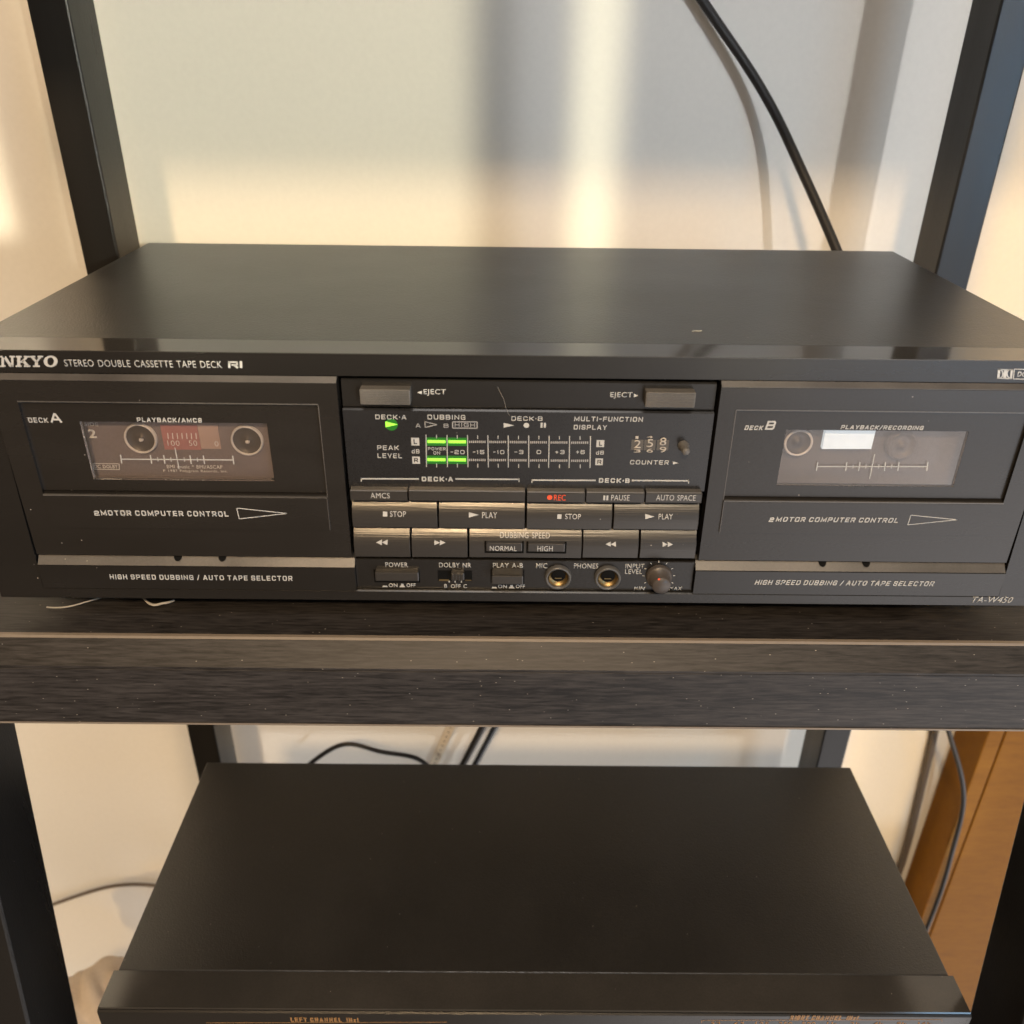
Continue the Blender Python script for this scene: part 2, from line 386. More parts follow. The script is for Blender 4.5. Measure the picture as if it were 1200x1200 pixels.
def text_mesh(s, bold, shear):
    k = (s, bold, shear)
    if k not in _text_cache:
        cu = bpy.data.curves.new('tmp', 'FONT'); cu.body = s; cu.size = 1; cu.resolution_u = 3; cu.offset = bold; cu.shear = shear; cu.space_character = 1.07; cu.space_word = 1.3
        cu.fill_mode = 'FRONT'
        t = bpy.data.objects.new('tmp', cu); COL.objects.link(t)
        me = bpy.data.meshes.new_from_object(t.evaluated_get(bpy.context.evaluated_depsgraph_get()))
        bpy.data.objects.remove(t); bpy.data.curves.remove(cu)
        _text_cache[k] = me
    return _text_cache[k]


def _glyphs():
    a, b = 0.14, 0.24
    box = [(a, 0), (1 - a, 0), (1, b), (1, 1 - b), (1 - a, 1), (a, 1), (0, 1 - b), (0, b), (a, 0)]
    C = [(1, .19), (1 - a, 0), (a, 0), (0, b), (0, 1 - b), (a, 1), (1 - a, 1), (1, .81)]
    S_ = [(1, .78), (1 - a, 1), (a, 1), (0, .86), (0, .62), (a, .5), (1 - a, .5), (1, .38), (1, .14), (1 - a, 0), (a, 0), (0, .22)]
    P_ = [(0, 0), (0, 1), (1 - a, 1), (1, .86), (1, .56), (1 - a, .42), (0.02, .42)]
    two = [(0, .80), (a, 1), (1 - a, 1), (1, .86), (1, .64), (1 - a, .52), (a, .48), (0, .36), (0, 0), (1, 0)]
    five = [(1, 1), (0, 1), (0, .55), (1 - a, .55), (1, .42), (1, .14), (1 - a, 0), (a, 0), (0, .16)]
    G = {
        'A': (1.05, [[(0, 0), (.44, 1), (.56, 1), (1, 0)], [(.2, .3), (.8, .3)]]),
        'B': (1.0, [[(0, 0), (0, 1), (1 - a, 1), (.97, .88), (.97, .64), (1 - a, .52), (1, .40), (1, .13), (1 - a, 0), (0, 0)], [(0.05, .52), (.8, .52)]]),
        'C': (1.0, [C]), 'D': (1.0, [[(0, 0), (1 - a, 0), (1, b), (1, 1 - b), (1 - a, 1), (0, 1), (0, 0)]]),
        'E': (.92, [[(1, 1), (0, 1), (0, 0), (1, 0)], [(0, .5), (.9, .5)]]), 'F': (.9, [[(1, 1), (0, 1), (0, 0)], [(0, .5), (.9, .5)]]),
        'G': (1.0, [[(1, .80), (1 - a, 1), (a, 1), (0, 1 - b), (0, b), (a, 0), (1, 0), (1, .48), (.52, .48)]]),
        'H': (1.0, [[(0, 0), (0, 1)], [(1, 0), (1, 1)], [(0, .5), (1, .5)]]), 'I': (.22, [[(.5, 0), (.5, 1)]]),
        'K': (1.0, [[(0, 0), (0, 1)], [(1, 1), (.30, .5), (1, 0)], [(0, .5), (.3, .5)]]), 'L': (.88, [[(0, 1), (0, 0), (1, 0)]]),
        'M': (1.25, [[(0, 0), (0, 1), (.5, .12), (1, 1), (1, 0)]]), 'N': (1.05, [[(0, 0), (0, 1), (1, 0), (1, 1)]]),
        'O': (1.05, [box]), '0': (1.0, [box]), 'P': (.98, [P_]), 'R': (1.0, [P_, [(.55, .42), (1, 0)]]), 'S': (.98, [S_]),
        'T': (.98, [[(0, 1), (1, 1)], [(.5, 1), (.5, 0)]]), 'U': (1.0, [[(0, 1), (0, b), (a, 0), (1 - a, 0), (1, b), (1, 1)]]),
        'V': (1.0, [[(0, 1), (.5, 0), (1, 1)]]), 'Y': (1.0, [[(0, 1), (.5, .45), (1, 1)], [(.5, .45), (.5, 0)]]), 'W': (1.3, [[(0, 1), (.25, 0), (.5, .9), (.75, 0), (1, 1)]]),
        '/': (.62, [[(0, -.05), (1, 1.05)]]), '-': (.6, [[(0, .5), (1, .5)]]), '+': (.7, [[(0, .5), (1, .5)], [(.5, .15), (.5, .85)]]),
        '1': (.36, [[(0, .78), (.6, 1), (.6, 0)]]), '2': (1.0, [two]), '5': (1.0, [five]),
        '3': (.95, [[(0, .84), (a, 1), (1 - a, 1), (1, .86), (1, .64), (1 - a, .52), (1, .40), (1, .13), (1 - a, 0), (a, 0), (0, .16)], [(.3, .52), (.84, .52)]]),
        '6': (1.0, [[(1, .84), (1 - a, 1), (a, 1), (0, 1 - b), (0, b), (a, 0), (1 - a, 0), (1, .14), (1, .44), (1 - a, .56), (.05, .56)]]),
        'd': (.85, [[(1, 1), (1, 0), (a, 0), (0, .16), (0, .52), (a, .66), (1, .66)]]), '.': (.2, [[(.5, .42), (.5, .58)]]),
        '(': (.3, [[(1, 1), (0, .7), (0, .3), (1, 0)]]), ')': (.3, [[(0, 1), (1, .7), (1, .3), (0, 0)]]), 'z': (.7, [[(0, .62), (1, .62), (0, 0), (1, 0)]]),
    }
    return G


GLYPH = _glyphs()


class Print:
    """lettering and marks printed on a plane y = const, measured from the photograph"""
    def __init__(s, y): s.y = y; s.bm = bmesh.new()

    def P(s, px, py):
        p = back(px, py, 1, s.y); return p.x, p.z

    def text(s, t, x0, x1, y0, y1, bold=0.0, shear=0.0, y1r=None):
        me = text_mesh(t, bold, shear)
        xs = [v.co.x for v in me.vertices]; ys = [v.co.y for v in me.vertices]
        ax, bx, ay, by = min(xs), max(xs), min(ys), max(ys)
        X0, Z0 = s.P(x0, y1); X1, _ = s.P(x1, y1); _, Z1 = s.P((x0 + x1) / 2, y0); _, Z0 = s.P((x0 + x1) / 2, y1)
        t2 = bmesh.new(); t2.from_mesh(me)
        for v in t2.verts:
            v.co = (X0 + (v.co.x - ax) / (bx - ax) * (X1 - X0), s.y, Z0 + (v.co.y - ay) / (by - ay) * (Z1 - Z0))
        s._add(t2); return s

    def ext(s, t, x0, x1, y0, y1, th=0.155, shear=0.0):
        """wide square-cornered capitals drawn as strokes"""
        units = []; cx = 0.0
        for ch in t:
            wd, strokes = GLYPH.get(ch, (0.55, []))
            units.append((cx, wd, strokes)); cx += wd + (0.36 if strokes else 0.0)
        total = cx - 0.36
        X0, _ = s.P(x0, y1); X1, _ = s.P(x1, y1); _, Z1 = s.P((x0 + x1) / 2, y0); _, Z0 = s.P((x0 + x1) / 2, y1)
        hh = Z1 - Z0; T = th * hh; ux = (X1 - X0 - shear * hh) / total
        jit = 0
        for ox, wd, strokes in units:
            for st in strokes:
                closed = st[0] == st[-1]; pts = st[:-1] if closed else st
                q = []
                for a, b in pts:
                    z = Z0 + T / 2 + b * (hh - T)
                    x = X0 + ox * ux + T / 2 + a * max(wd * ux - T, 0)
                    q.append(Vector((x + shear * (z - Z0), z)))
                s.strip(q, T, closed, -jit * 2e-6); jit = (jit + 1) % 5
        return s

    def strip(s, q, T, closed, dy=0.0):
        n = len(q); Lf = []; Rt = []
        for i in range(n):
            a = q[i - 1] if (i > 0 or closed) else None; c = q[(i + 1) % n] if (i < n - 1 or closed) else None
            d1 = (q[i] - a).normalized() if a is not None else None; d2 = (c - q[i]).normalized() if c is not None else None
            if d1 is None: d1 = d2
            if d2 is None: d2 = d1
            n1 = Vector((-d1.y, d1.x)); n2 = Vector((-d2.y, d2.x)); mm = (n1 + n2)
            mm = mm.normalized() if mm.length > 1e-6 else n1
            k = T / 2 / max(mm.dot(n1), 0.45)
            p = q[i]
            if not closed and i == 0: p = p - d2 * T / 2
            if not closed and i == n - 1: p = p + d1 * T / 2
            Lf.append(p + mm * k); Rt.append(p - mm * k)
        t = bmesh.new()
        A = [t.verts.new((v.x, s.y + dy, v.y)) for v in Lf]; B = [t.verts.new((v.x, s.y + dy, v.y)) for v in Rt]
        for i in range(n if closed else n - 1):
            j = (i + 1) % n; t.faces.new([A[i], B[i], B[j], A[j]])
        s._add(t)

    def poly(s, pts, raw=False):
        t = bmesh.new(); vs = []
        for p in pts:
            X, Z = p if raw else s.P(*p)
            vs.append(t.verts.new((X, s.y, Z)))
        t.faces.new(vs); s._add(t); return s

    def rect(s, x0, x1, y0, y1):
        """axis-aligned rectangle on the panel"""
        X0, _ = s.P(x0, (y0 + y1) / 2); X1, _ = s.P(x1, (y0 + y1) / 2)
        _, Z0 = s.P((x0 + x1) / 2, y0); _, Z1 = s.P((x0 + x1) / 2, y1)
        return s.poly([(X0, Z1), (X1, Z1), (X1, Z0), (X0, Z0)], True)

    def line(s, a, c, wd=0.00025):
        A = Vector((*s.P(*a),)); C = Vector((*s.P(*c),)); d = (C - A).normalized(); n = Vector((-d.y, d.x)) * wd / 2
        return s.poly([A + n, A - n, C - n, C + n], True)

    def loop(s, pts, wd=0.00025):
        for a, c in zip(pts, pts[1:] + pts[:1]): s.line(a, c, wd)
        return s

    def disc(s, px, py, r, n=20):
        X, Z = s.P(px, py)
        return s.poly([(X + r * math.cos(2 * PI * k / n), Z + r * math.sin(2 * PI * k / n)) for k in range(n)], True)

    def _add(s, t):
        me = bpy.data.meshes.new('tmp'); t.to_mesh(me); t.free(); s.bm.from_mesh(me); bpy.data.meshes.remove(me)

    def build(s, name, mat, parent):
        # give the ink a little thickness so that it is a raised print, not a sheet
        g = bmesh.ops.extrude_face_region(s.bm, geom=s.bm.faces[:])
        for v in g['geom']:
            if isinstance(v, bmesh.types.BMVert): v.co.y -= 0.00006
        bmesh.ops.recalc_face_normals(s.bm, faces=s.bm.faces)
        me = bpy.data.meshes.new(name); s.bm.to_mesh(me); s.bm.free()
        o = bpy.data.objects.new(name, me); COL.objects.link(o); me.materials.append(M[mat]); adopt(o, parent)
        return o


def fx(px, py, y=0.0): return back(px, py, 1, y).x
def fz(px, py, y=0.0): return back(px, py, 1, y).z


# ------------------------------------------------------------------ setting
wall = MB().box(-3, 3, WALL_Y, WALL_Y + 0.1, -1.3, 1.6).build('wall', 'wall'); wall['kind'] = 'structure'

# ------------------------------------------------------------------ rack
SHELF_Z = -0.010; RX = 0.005
rack = thing('shelf_rack', (RX, 0.12, -0.9), 'black-brown wooden ladder rack carrying the double cassette deck on its middle shelf', 'shelving rack')
board_prof = [(-0.0135, SHELF_Z), (-0.0215, fz(600, 785, -0.0215)), (-0.0215, fz(600, 785, -0.0215) - 0.001), (0.255, fz(600, 785, -0.0215) - 0.001), (0.255, SHELF_Z)]
ZB = fz(600, 785, -0.0215); ZR = fz(600, 851, -0.0215)
shelf = MB().prism_x(board_prof, RX - 0.30, RX + 0.30).build('shelf_board', 'wood', rack)
MB().prism_x([(-0.01385, SHELF_Z + 0.0004), (-0.0143, SHELF_Z - 0.0006), (-0.0130, SHELF_Z + 0.0002), (-0.0120, SHELF_Z + 0.0003)], RX - 0.30, RX + 0.30).build('edge_band', 'edge', shelf)
rail = MB().prism_x([(-0.0215, ZB - 0.0012), (-0.0215, ZR), (-0.002, ZR), (-0.002, ZB - 0.0012)], RX - 0.30, RX + 0.30, 0.0006).build('front_rail', 'wood', rack)
MB().prism_x([(-0.0219, ZR + 0.0007), (-0.0217, ZR - 0.0004), (-0.0205, ZR - 0.0004), (-0.0208, ZR + 0.0003)], RX - 0.30, RX + 0.30).build('edge_band', 'edge', rail)
for sx_ in (-1, 1):
    xi, xo = RX + sx_ * 0.2445, RX + sx_ * 0.266
    MB().box(min(xi, xo), max(xi, xo), 0.220, 0.254, -0.9, 0.75, 0.0012).build('rear_post', 'post', rack)
    def lq(z): 
        yb = 0.022 + 0.155 * z
        return [(xi, yb - 0.038, z), (xo + sx_ * 0.012, yb - 0.038, z), (xo + sx_ * 0.012, yb, z), (xi, yb, z)]
    MB().hexa(lq(-0.9), lq(-0.0575), 0.0012).build('front_leg', 'post', rack)
MB().box(RX - 0.268, RX + 0.268, -0.06, 0.255, 0.335, 0.353, 0.001).build('shelf_board', 'wood', rack)  # unseen upper board, added to cast the shadow line on the wall
MB().box(RX - 0.24, RX + 0.24, -0.06, 0.22, -0.375, -0.357, 0.001).build('shelf_board', 'wood', rack)

# ------------------------------------------------------------------ cassette deck
H = 0.10738; W = 0.2175; CW = 0.21131; D = 0.19728; GX = 0.19856
deck = thing('cassette_deck', (0, 0.1, SHELF_Z), 'black double cassette tape deck with green lit level meter standing on the shelf', 'cassette deck')
LIPD = 0.0155
# cover: sheet steel box
cov = MB().box(-CW, CW, LIPD + 0.0001, D, 0.002, H, 0.0008)
cover = cov.build('top_cover', 'cover', deck)
for fxp in (-0.17, 0.17):
    for fyp in (0.03, 0.17):
        t = MB(); t.bm.free(); t.bm = bmesh.new()
        q = bmesh.new(); bmesh.ops.create_cone(q, cap_ends=True, segments=28, radius1=0.012, radius2=0.014, depth=0.0121)
        bmesh.ops.translate(q, verts=q.verts, vec=(fxp, fyp, SHELF_Z + 0.00605)); t.add(q)
        t.build('foot', 'gap', deck)

zl = fz(600, 442.5)                                   # underside of the top lip
zb1 = fz(600, 694.5)                                  # top of bottom lip
YL = -0.0034
zb0 = fz(600, 706.3, YL); zb1 = fz(600, 693.5, YL)
face = MB()
face.prism_x([(0.0, zl), (0.0, H - 0.0001), (0.0104, H - 0.0001), (0.0104, zl)], -W, W)
face.prism_x([(YL + 0.0008, zb0), (YL, zb0 + 0.0008), (YL, zb1 - 0.0005), (YL + 0.0005, zb1), (0.0104, zb1), (0.0104, zb0)], -W, W)
face.prism_x([(YL + 0.00002, zb1 - 0.0006), (0.00002, zl - 0.00002), (0.0104, zl - 0.00002), (0.0104, zb1 - 0.0006)], -W, -GX - 0.0004)
face.prism_x([(YL + 0.00002, zb1 - 0.0006), (0.00002, zl - 0.00002), (0.0104, zl - 0.00002), (0.0104, zb1 - 0.0006)], GX + 0.0004, W)
faceplate = face.build('faceplate', 'black', deck)
MB().prism_x([(0.00005, H - 0.00015), (0.00005, H + 0.0002), (LIPD, H + 0.0002), (LIPD, H - 0.0002)], -W + 0.0003, W - 0.0003).build('top_lip', 'gloss', faceplate)
MB().box(-GX - 0.0003, GX + 0.0003, 0.0085, 0.0100, zb1, zl).build('backing_panel', 'gap', deck)

# print on the top and bottom lips
pr = Print(-0.00005)
def slab(pr, x0, x1, y0, y1, kind):
    """one letter of the slab-serif maker's name"""
    u = lambda a, c: (x0 + a * (x1 - x0), y0 + c * (y1 - y0))
    Q = lambda *p: pr.poly([u(*q) for q in p])
    if kind == 'N':
        Q((0, 0), (.34, 0), (.34, .14), (0, .14)); Q((.09, .14), (.27, .14), (.27, .86), (.09, .86)); Q((0, .86), (.36, .86), (.36, 1), (0, 1))
        Q((.14, 0), (.36, 0), (.88, 1), (.66, 1)); Q((.74, .14), (.90, .14), (.90, .98), (.74, .98)); Q((.64, 0), (1, 0), (1, .14), (.64, .14))
    if kind == 'K':
        Q((0, 0), (.42, 0), (.42, .14), (0, .14)); Q((.1, .14), (.32, .14), (.32, .86), (.1, .86)); Q((0, .86), (.42, .86), (.42, 1), (0, 1))
        Q((.68, .12), (.90, .12), (.46, .62), (.31, .62), (.31, .52)); Q((.42, .46), (.58, .36), (.97, .9), (.70, .9)); Q((.58, 0), (1, 0), (1, .14), (.58, .14)); Q((.58, .86), (1.04, .86), (1.04, 1), (.58, 1))
    if kind == 'Y':
        Q((-.02, 0), (.42, 0), (.42, .14), (-.02, .14)); Q((.60, 0), (1.0, 0), (1.0, .14), (.60, .14)); Q((.08, .12), (.32, .12), (.56, .5), (.44, .6)); Q((.70, .12), (.88, .12), (.58, .6), (.46, .5))
        Q((.40, .52), (.62, .52), (.62, .88), (.40, .88)); Q((.26, .86), (.76, .86), (.76, 1), (.26, 1))
    if kind == 'O':
        n = 28
        for k in range(n):
            a, c = 2 * PI * k / n, 2 * PI * (k + 1) / n
            Q((.5 + .5 * math.cos(a), .5 + .52 * math.sin(a)), (.5 + .5 * math.cos(c), .5 + .52 * math.sin(c)), (.5 + .24 * math.cos(c), .5 + .36 * math.sin(c)), (.5 + .24 * math.cos(a), .5 + .36 * math.sin(a)))
for ch, a, c in (('O', -17.5, -0.8), ('N', 0.2, 17.6), ('K', 18.6, 35.0), ('Y', 34.6, 50.6), ('O', 51.2, 67.6)): slab(pr, a, c, 417.0, 430.0, ch)
pr.build('maker_name', 'paint', faceplate); pr = Print(-0.00005)
# remote emblem: rounded R and I
pr.line((268, 424.3), (277.5, 424.3), 0.0006).line((268.6, 423.4), (268.8, 431.2), 0.0008).line((277.3, 423.6), (277.8, 427.6), 0.0007).line((271.2, 427.6), (278, 427.6), 0.0006).line((274.3, 427.6), (278.8, 431.2), 0.0008).line((282.3, 423.2), (282.6, 431.2), 0.0009)
pr.text('STEREO DOUBLE CASSETTE TAPE DECK', 76.5, 260.5, 422.2, 430.3, -0.002)
pr.build('lettering', 'paint', faceplate)
pr = Print(YL - 0.00005); pr.text('TA-W450', 1138, 1185.5, 699.3, 706.4, 0.006, 0.22); pr.build('model_number', 'paint', faceplate); pr = Print(-0.00005)
# noise reduction emblem and box at the right end
pr.poly([(1169.6, 432.3), (1172.4, 432.3), (1171.2, 443.6), (1168.4, 443.6)]); pr.poly([(1184.6, 432.5), (1187.2, 432.5), (1185.8, 443.9), (1183.4, 443.9)])
pr.line((1169, 433), (1187, 433.2), 0.0004).line((1168.6, 443.2), (1186, 443.6), 0.0004).line((1178.3, 433), (1177.2, 443.5), 0.0011)
for sgn, cxp in ((1, 1171.6), (-1, 1183.6)):
    for k in range(6):
        a, c = -PI / 2 + PI * k / 6, -PI / 2 + PI * (k + 1) / 6
        pr.line((cxp + sgn * 3.6 * math.cos(a), 438 + 5.0 * math.sin(a)), (cxp + sgn * 3.6 * math.cos(c), 438 + 5.0 * math.sin(c)), 0.0004)
pr.loop([(1188.6, 432.6), (1248, 433.4), (1246, 445), (1187.4, 444)], 0.0003)
pr.text('DOLBY B-C NR', 1191.5, 1243, 435.6, 441.6, 0.02)
pr.build('noise_reduction_emblem', 'paint', faceplate)


# ---- cassette doors
def panel_x(px, py, y): return fx(px, py, y)


XA0, XA1 = -GX + 0.0002, fx(404, 560, -0.002)          # deck A door
XB0, XB1 = fx(831.5, 560, -0.002), GX - 0.0002         # deck B door


YW = -0.0006


def make_door(x0, x1, win, deckletter):
    """win: photo measures of this door"""
    yd = -0.002
    zt = zl - 0.0003; zb = fz(win['mid'], win['ledge0'], yd)
    wx0, wx1 = win['rx0'], win['rx1']; wz1, wz0 = fz(win['mid'], win['rtop'], yd), fz(win['mid'], win['rbot'], yd)
    d = MB()
    # frame of the recess: top bar (chamfered), two stiles, lower block
    d.prism_x([(yd + 0.002, zt), (yd, zt - 0.0021), (yd, wz1), (0.0040, wz1), (0.0040, zt)], x0, x1)
    d.box(x0, wx0, yd, 0.0040, wz0, wz1); d.box(wx1, x1, yd, 0.0040, wz0, wz1)
    d.prism_x([(yd, zb), (yd, wz0 + 0.0), (yd + 0.0003, wz0 + 0.0003), (0.0030, wz0 + 0.0016), (0.0040, wz0 + 0.0016), (0.0040, zb)], x0, x1)
    # raised plate with the motor lettering
    zr = fz(win['mid'], win['plate'], yd - 0.0006)
    d.prism_x([(yd - 0.0006, zr), (yd - 0.0006, wz0 - 0.0004), (yd - 0.0002, wz0 + 0.0001), (yd + 0.0002, wz0 + 0.0001), (yd + 0.0002, zr)], wx0 + 0.0002, wx1 - 0.0002)
    door = d.build('cassette_door', 'door', deck)
    # smoked window plate with the clear window in it
    q = win['clear']; yw = YW
    cz1, cz0 = fz((q[0] + q[1]) / 2, q[2], yw), fz((q[0] + q[1]) / 2, q[3], yw)
    cx0, cx1 = fx(q[0], (q[2] + q[3]) / 2, yw), fx(q[1], (q[2] + q[3]) / 2, yw)
    sm = MB()
    za, zc = wz0 + 0.0012, wz1
    for a in ((wx0, cx0, za, zc), (cx1, wx1, za, zc), (cx0, cx1, cz1, zc), (cx0, cx1, za, cz0)): sm.box(a[0], a[1], yw, yw + 0.0015, a[2], a[3])
    sm.build('window_surround', 'door', door)
    # well walls behind the clear window
    MB().box(cx0 - 0.004, cx1 + 0.004, 0.0078, 0.0084, cz0 - 0.003, cz1 + 0.003).build('cassette_well', 'well', door)
    MB().box(cx0 + 0.00002, cx1 - 0.00002, yw + 0.0001, yw + 0.0009, cz0 + 0.00002, cz1 - 0.00002).build('window_pane', 'pane', door)
    # pale strips paint bevel highlights along the recess and raised-plate edges
    lw = 0.00022
    e = MB().box(wx0, wx1, yd - 0.0001, yd + 0.0006, wz1 - lw, wz1 + lw)
    e.build('recess_highlight', 'ledge', door)
    side = wx1 if deckletter == 'A' else wx0
    MB().box(side - lw * .7, side + lw * .7, yd - 0.0001, yd + 0.0006, wz0, wz1 - lw - 0.00002).build('recess_highlight', 'highlight_dim', door)
    MB().box(wx0 + 0.0002, wx1 - 0.0002, yd - 0.0007, yd + 0.0002, wz0 - 0.0002, wz0 + 0.00028).build('plate_highlight', 'ledge', door)
    sd = wx1 - 0.0002 if deckletter == 'A' else wx0 + 0.0002
    MB().box(sd - lw * .6, sd + lw * .6, yd - 0.0007, yd, zr, wz0 - 0.00022).build('plate_highlight', 'highlight_dim', door)
    MB().prism_x([(yd + 0.0019, zt + 0.00005), (yd - 0.00005, zt - 0.0017), (yd - 0.00005, zt - 0.0019), (yd + 0.0021, zt - 0.00005)], x0 + 0.0001, x1 - 0.0001).build('chamfer_highlight', 'highlight_dim', door)  # paler strip paints the light falling on the chamfer from above
    return door, (cx0, cx1, cz0, cz1)


winA = dict(mid=230, ledge0=651.5, rx0=fx(20.5, 471, -0.002), rx1=fx(377.5, 520, -0.002), rtop=472.5, rbot=581, plate=620, clear=(101.5, 317, 495, 563))
winB = dict(mid=1010, ledge0=658, rx0=fx(856, 528, -0.002), rx1=fx(1190, 545, -0.002), rtop=482, rbot=588, plate=626, clear=(915.5, 1126.5, 504.5, 569.7))
doorA, cA = make_door(XA0, XA1, winA, 'A')
doorB, cB = make_door(XB0, XB1, winB, 'B')

pa = Print(YW - 0.00005)
pa.ext('DECK', 34, 57, 489.4, 495.2).ext('A', 60, 73, 484.3, 495.2, 0.19)
pa.build('deck_mark', 'paint', doorA); pa = Print(YW - 0.00005)
pa.ext('PLAYBACK/AMCS', 161, 237, 489.6, 494.8, 0.19, 0.05)
pa.build('lettering', 'paint', doorA); pa = Print(YW - 0.00005)
sc = [(142, 1), (177, 1), (185, .5), (192.6, 1), (200.4, .5), (216, .5), (223.4, 1), (231.4, .5), (239, 1), (273.4, 1)]
pa.line((142, 538), (273.4, 539), 0.00035)
for x, s_ in sc:
    yc = 538 + (x - 142) / 131
    pa.line((x - .8 * s_, yc - 5 * s_), (x + .8 * s_, yc + 5 * s_), 0.0004 if s_ == 1 else 0.00028)
pa.line((205, 524.5), (210, 550), 0.0003)
pa.build('tape_scale', 'paint', doorA)
pa = Print(-0.00265)
pa.ext('2', 111, 117, 598.4, 604.2, 0.22).ext('MOTOR COMPUTER CONTROL', 119, 268, 598.6, 604.6, 0.19)
pa.build('lettering', 'paint', doorA); pa = Print(-0.00265); pa.loop([(277.5, 595.4), (336.6, 601.6), (280.3, 608)], 0.00032)
pa.build('tape_arrow', 'paint', doorA)

pb = Print(YW - 0.00005)
pb.ext('DECK', 872, 894.2, 498.7, 503.9, 0.2, 0.2).ext('B', 896, 908.8, 493.2, 503.6, 0.19, 0.2)
pb.build('deck_mark', 'paint', doorB); pb = Print(YW - 0.00005)
pb.ext('PLAYBACK/RECORDING', 984.6, 1082.2, 498.6, 503.4, 0.2, 0.2)
pb.build('lettering', 'paint', doorB); pb = Print(YW - 0.00005)
pb.line((957.5, 546.7), (1086.7, 546.8), 0.00035)
for x, s_ in [(957.5, 1), (991.7, 1), (999.7, .5), (1007, 1), (1014.6, .5), (1029.7, .5), (1037, 1), (1044.7, .5), (1052.8, 1), (1086.7, 1)]:
    pb.line((x + .8 * s_, 546.7 - 5 * s_), (x - .8 * s_, 546.7 + 5 * s_), 0.0004 if s_ == 1 else 0.00028)
pb.line((1025, 532), (1019, 561), 0.0003)
pb.build('tape_scale', 'paint', doorB)
pb = Print(-0.00265)
pb.ext('2', 900.5, 907, 606.4, 611.6, 0.23, 0.2).ext('MOTOR COMPUTER CONTROL', 908.5, 1053, 606.4, 611.8, 0.19, 0.2)
pb.build('lettering', 'paint', doorB); pb = Print(-0.00265); pb.loop([(1067.5, 603.7), (1122, 609), (1063.7, 615)], 0.0003)
pb.build('tape_arrow', 'paint', doorB)

# what shows through door B: two spindles and a self-glowing white patch
def spindle(door, px, py, r, dark):
    x, z = fx(px, py, 0.006), fz(px, py, 0.006)
    h = MB().lathe(x, z, [(0, 0.0046), (r * 0.2, 0.0044), (r * 0.25, 0.0058), (r * 0.78, 0.0062), (r * 0.82, 0.0045), (r, 0.0043), (r * 1.05, 0.0076)]).build('spindle', 'hub' if dark else 'well', door)
    MB().lathe(x, z, [(r * 0.84, 0.0040), (r * 0.9, 0.0037), (r * 0.99, 0.0038), (r * 1.0, 0.0042)]).build('rim', 'rim', h) if dark else None
    return h
spindle(doorB, 934, 516.7, 0.0056, True); spindle(doorB, 1056, 521, 0.0058, False)
yq = 0.0040
P4 = [back(967.5, 504.7, 1, yq), back(1026.3, 504.7, 1, yq), back(1021, 526.2, 1, yq), back(963.3, 526.2, 1, yq)]
MB().prism_y([(p.x, p.z) for p in P4], yq, yq + 0.002).build('glowing_patch', 'white', doorB)

# ---- cassette lying in deck A
cas = thing('audio_cassette', ((cA[0] + cA[1]) / 2, 0.005, cA[2] - 0.002), 'smoky grey audio cassette with a 2 on it behind the left window of the deck', 'cassette tape')
MB().box(cA[0] - 0.0015, cA[1] + 0.0015, 0.0046, 0.0074, cA[2] - 0.001, cA[3] + 0.001).build('shell', 'shell', cas)
for px, py in ((165.5, 513), (290, 515.5)):
    x, z = fx(px, py, 0.0044), fz(px, py, 0.0044)
    hb = MB().lathe(x, z, [(0, 0.0036), (0.0005, 0.0037), (0.0009, 0.00445), (0.0048, 0.00445), (0.0054, 0.0036), (0.0058, 0.0035)]).build('hub', 'hub', cas)
    MB().lathe(x, z, [(0.0054, 0.0036), (0.0056, 0.0031), (0.0061, 0.0031), (0.0063, 0.0045)]).build('rim', 'rim', hb)
    MB().lathe(x, z - 0.0006, [(0, 0.0030), (0.0006, 0.0033), (0.0009, 0.0042)], 16).build('spindle_tip', 'rim', hb)
ya = 0.0044
tw = MB().box(fx(190, 511, ya), fx(233, 511, ya), ya, ya + 0.0004, fz(212, 527, ya), fz(212, 498, ya)).build('tape_window', 'pinkwin', cas)
MB().box(fx(233.3, 511, ya), fx(257, 511, ya), ya, ya + 0.0004, fz(245, 526, ya), fz(245, 498, ya)).build('tape_window', 'tanwin', cas)
MB().box(fx(112, 560, ya), fx(318, 560, ya), ya - 0.0003, ya + 0.0004, fz(212, 561.5, ya), fz(212, 558.5, ya)).build('lower_ridge', 'shell', cas)
pc = Print(0.00435)
pc.text('SIDE', 99, 115.5, 495, 499.2, 0.01).text('2', 104.5, 114, 503, 513.4, 0.03)
pc.loop([(109, 543), (139.5, 543.5), (140, 550.3), (110, 549.8)], 0.0003).text('DC DOLBY', 111, 138.5, 544.6, 548.8, 0.02)
pc.text('BMI music * BMI/ASCAP', 196, 261, 544.8, 549).text('P 1987 Polygram Records, Inc.', 192, 267, 550.4, 554.2)
pc.text('100', 197, 211, 516.2, 522.4, -0.01).text('50', 222, 231.5, 516.2, 522.4, -0.01).text('0', 252, 256.5, 517, 523, -0.01)
for k in range(7): pc.line((196.5 + 5.5 * k, 507.5), (197.3 + 5.5 * k, 514.5), 0.0003)
pc.build('lettering', 'print_white', cas)

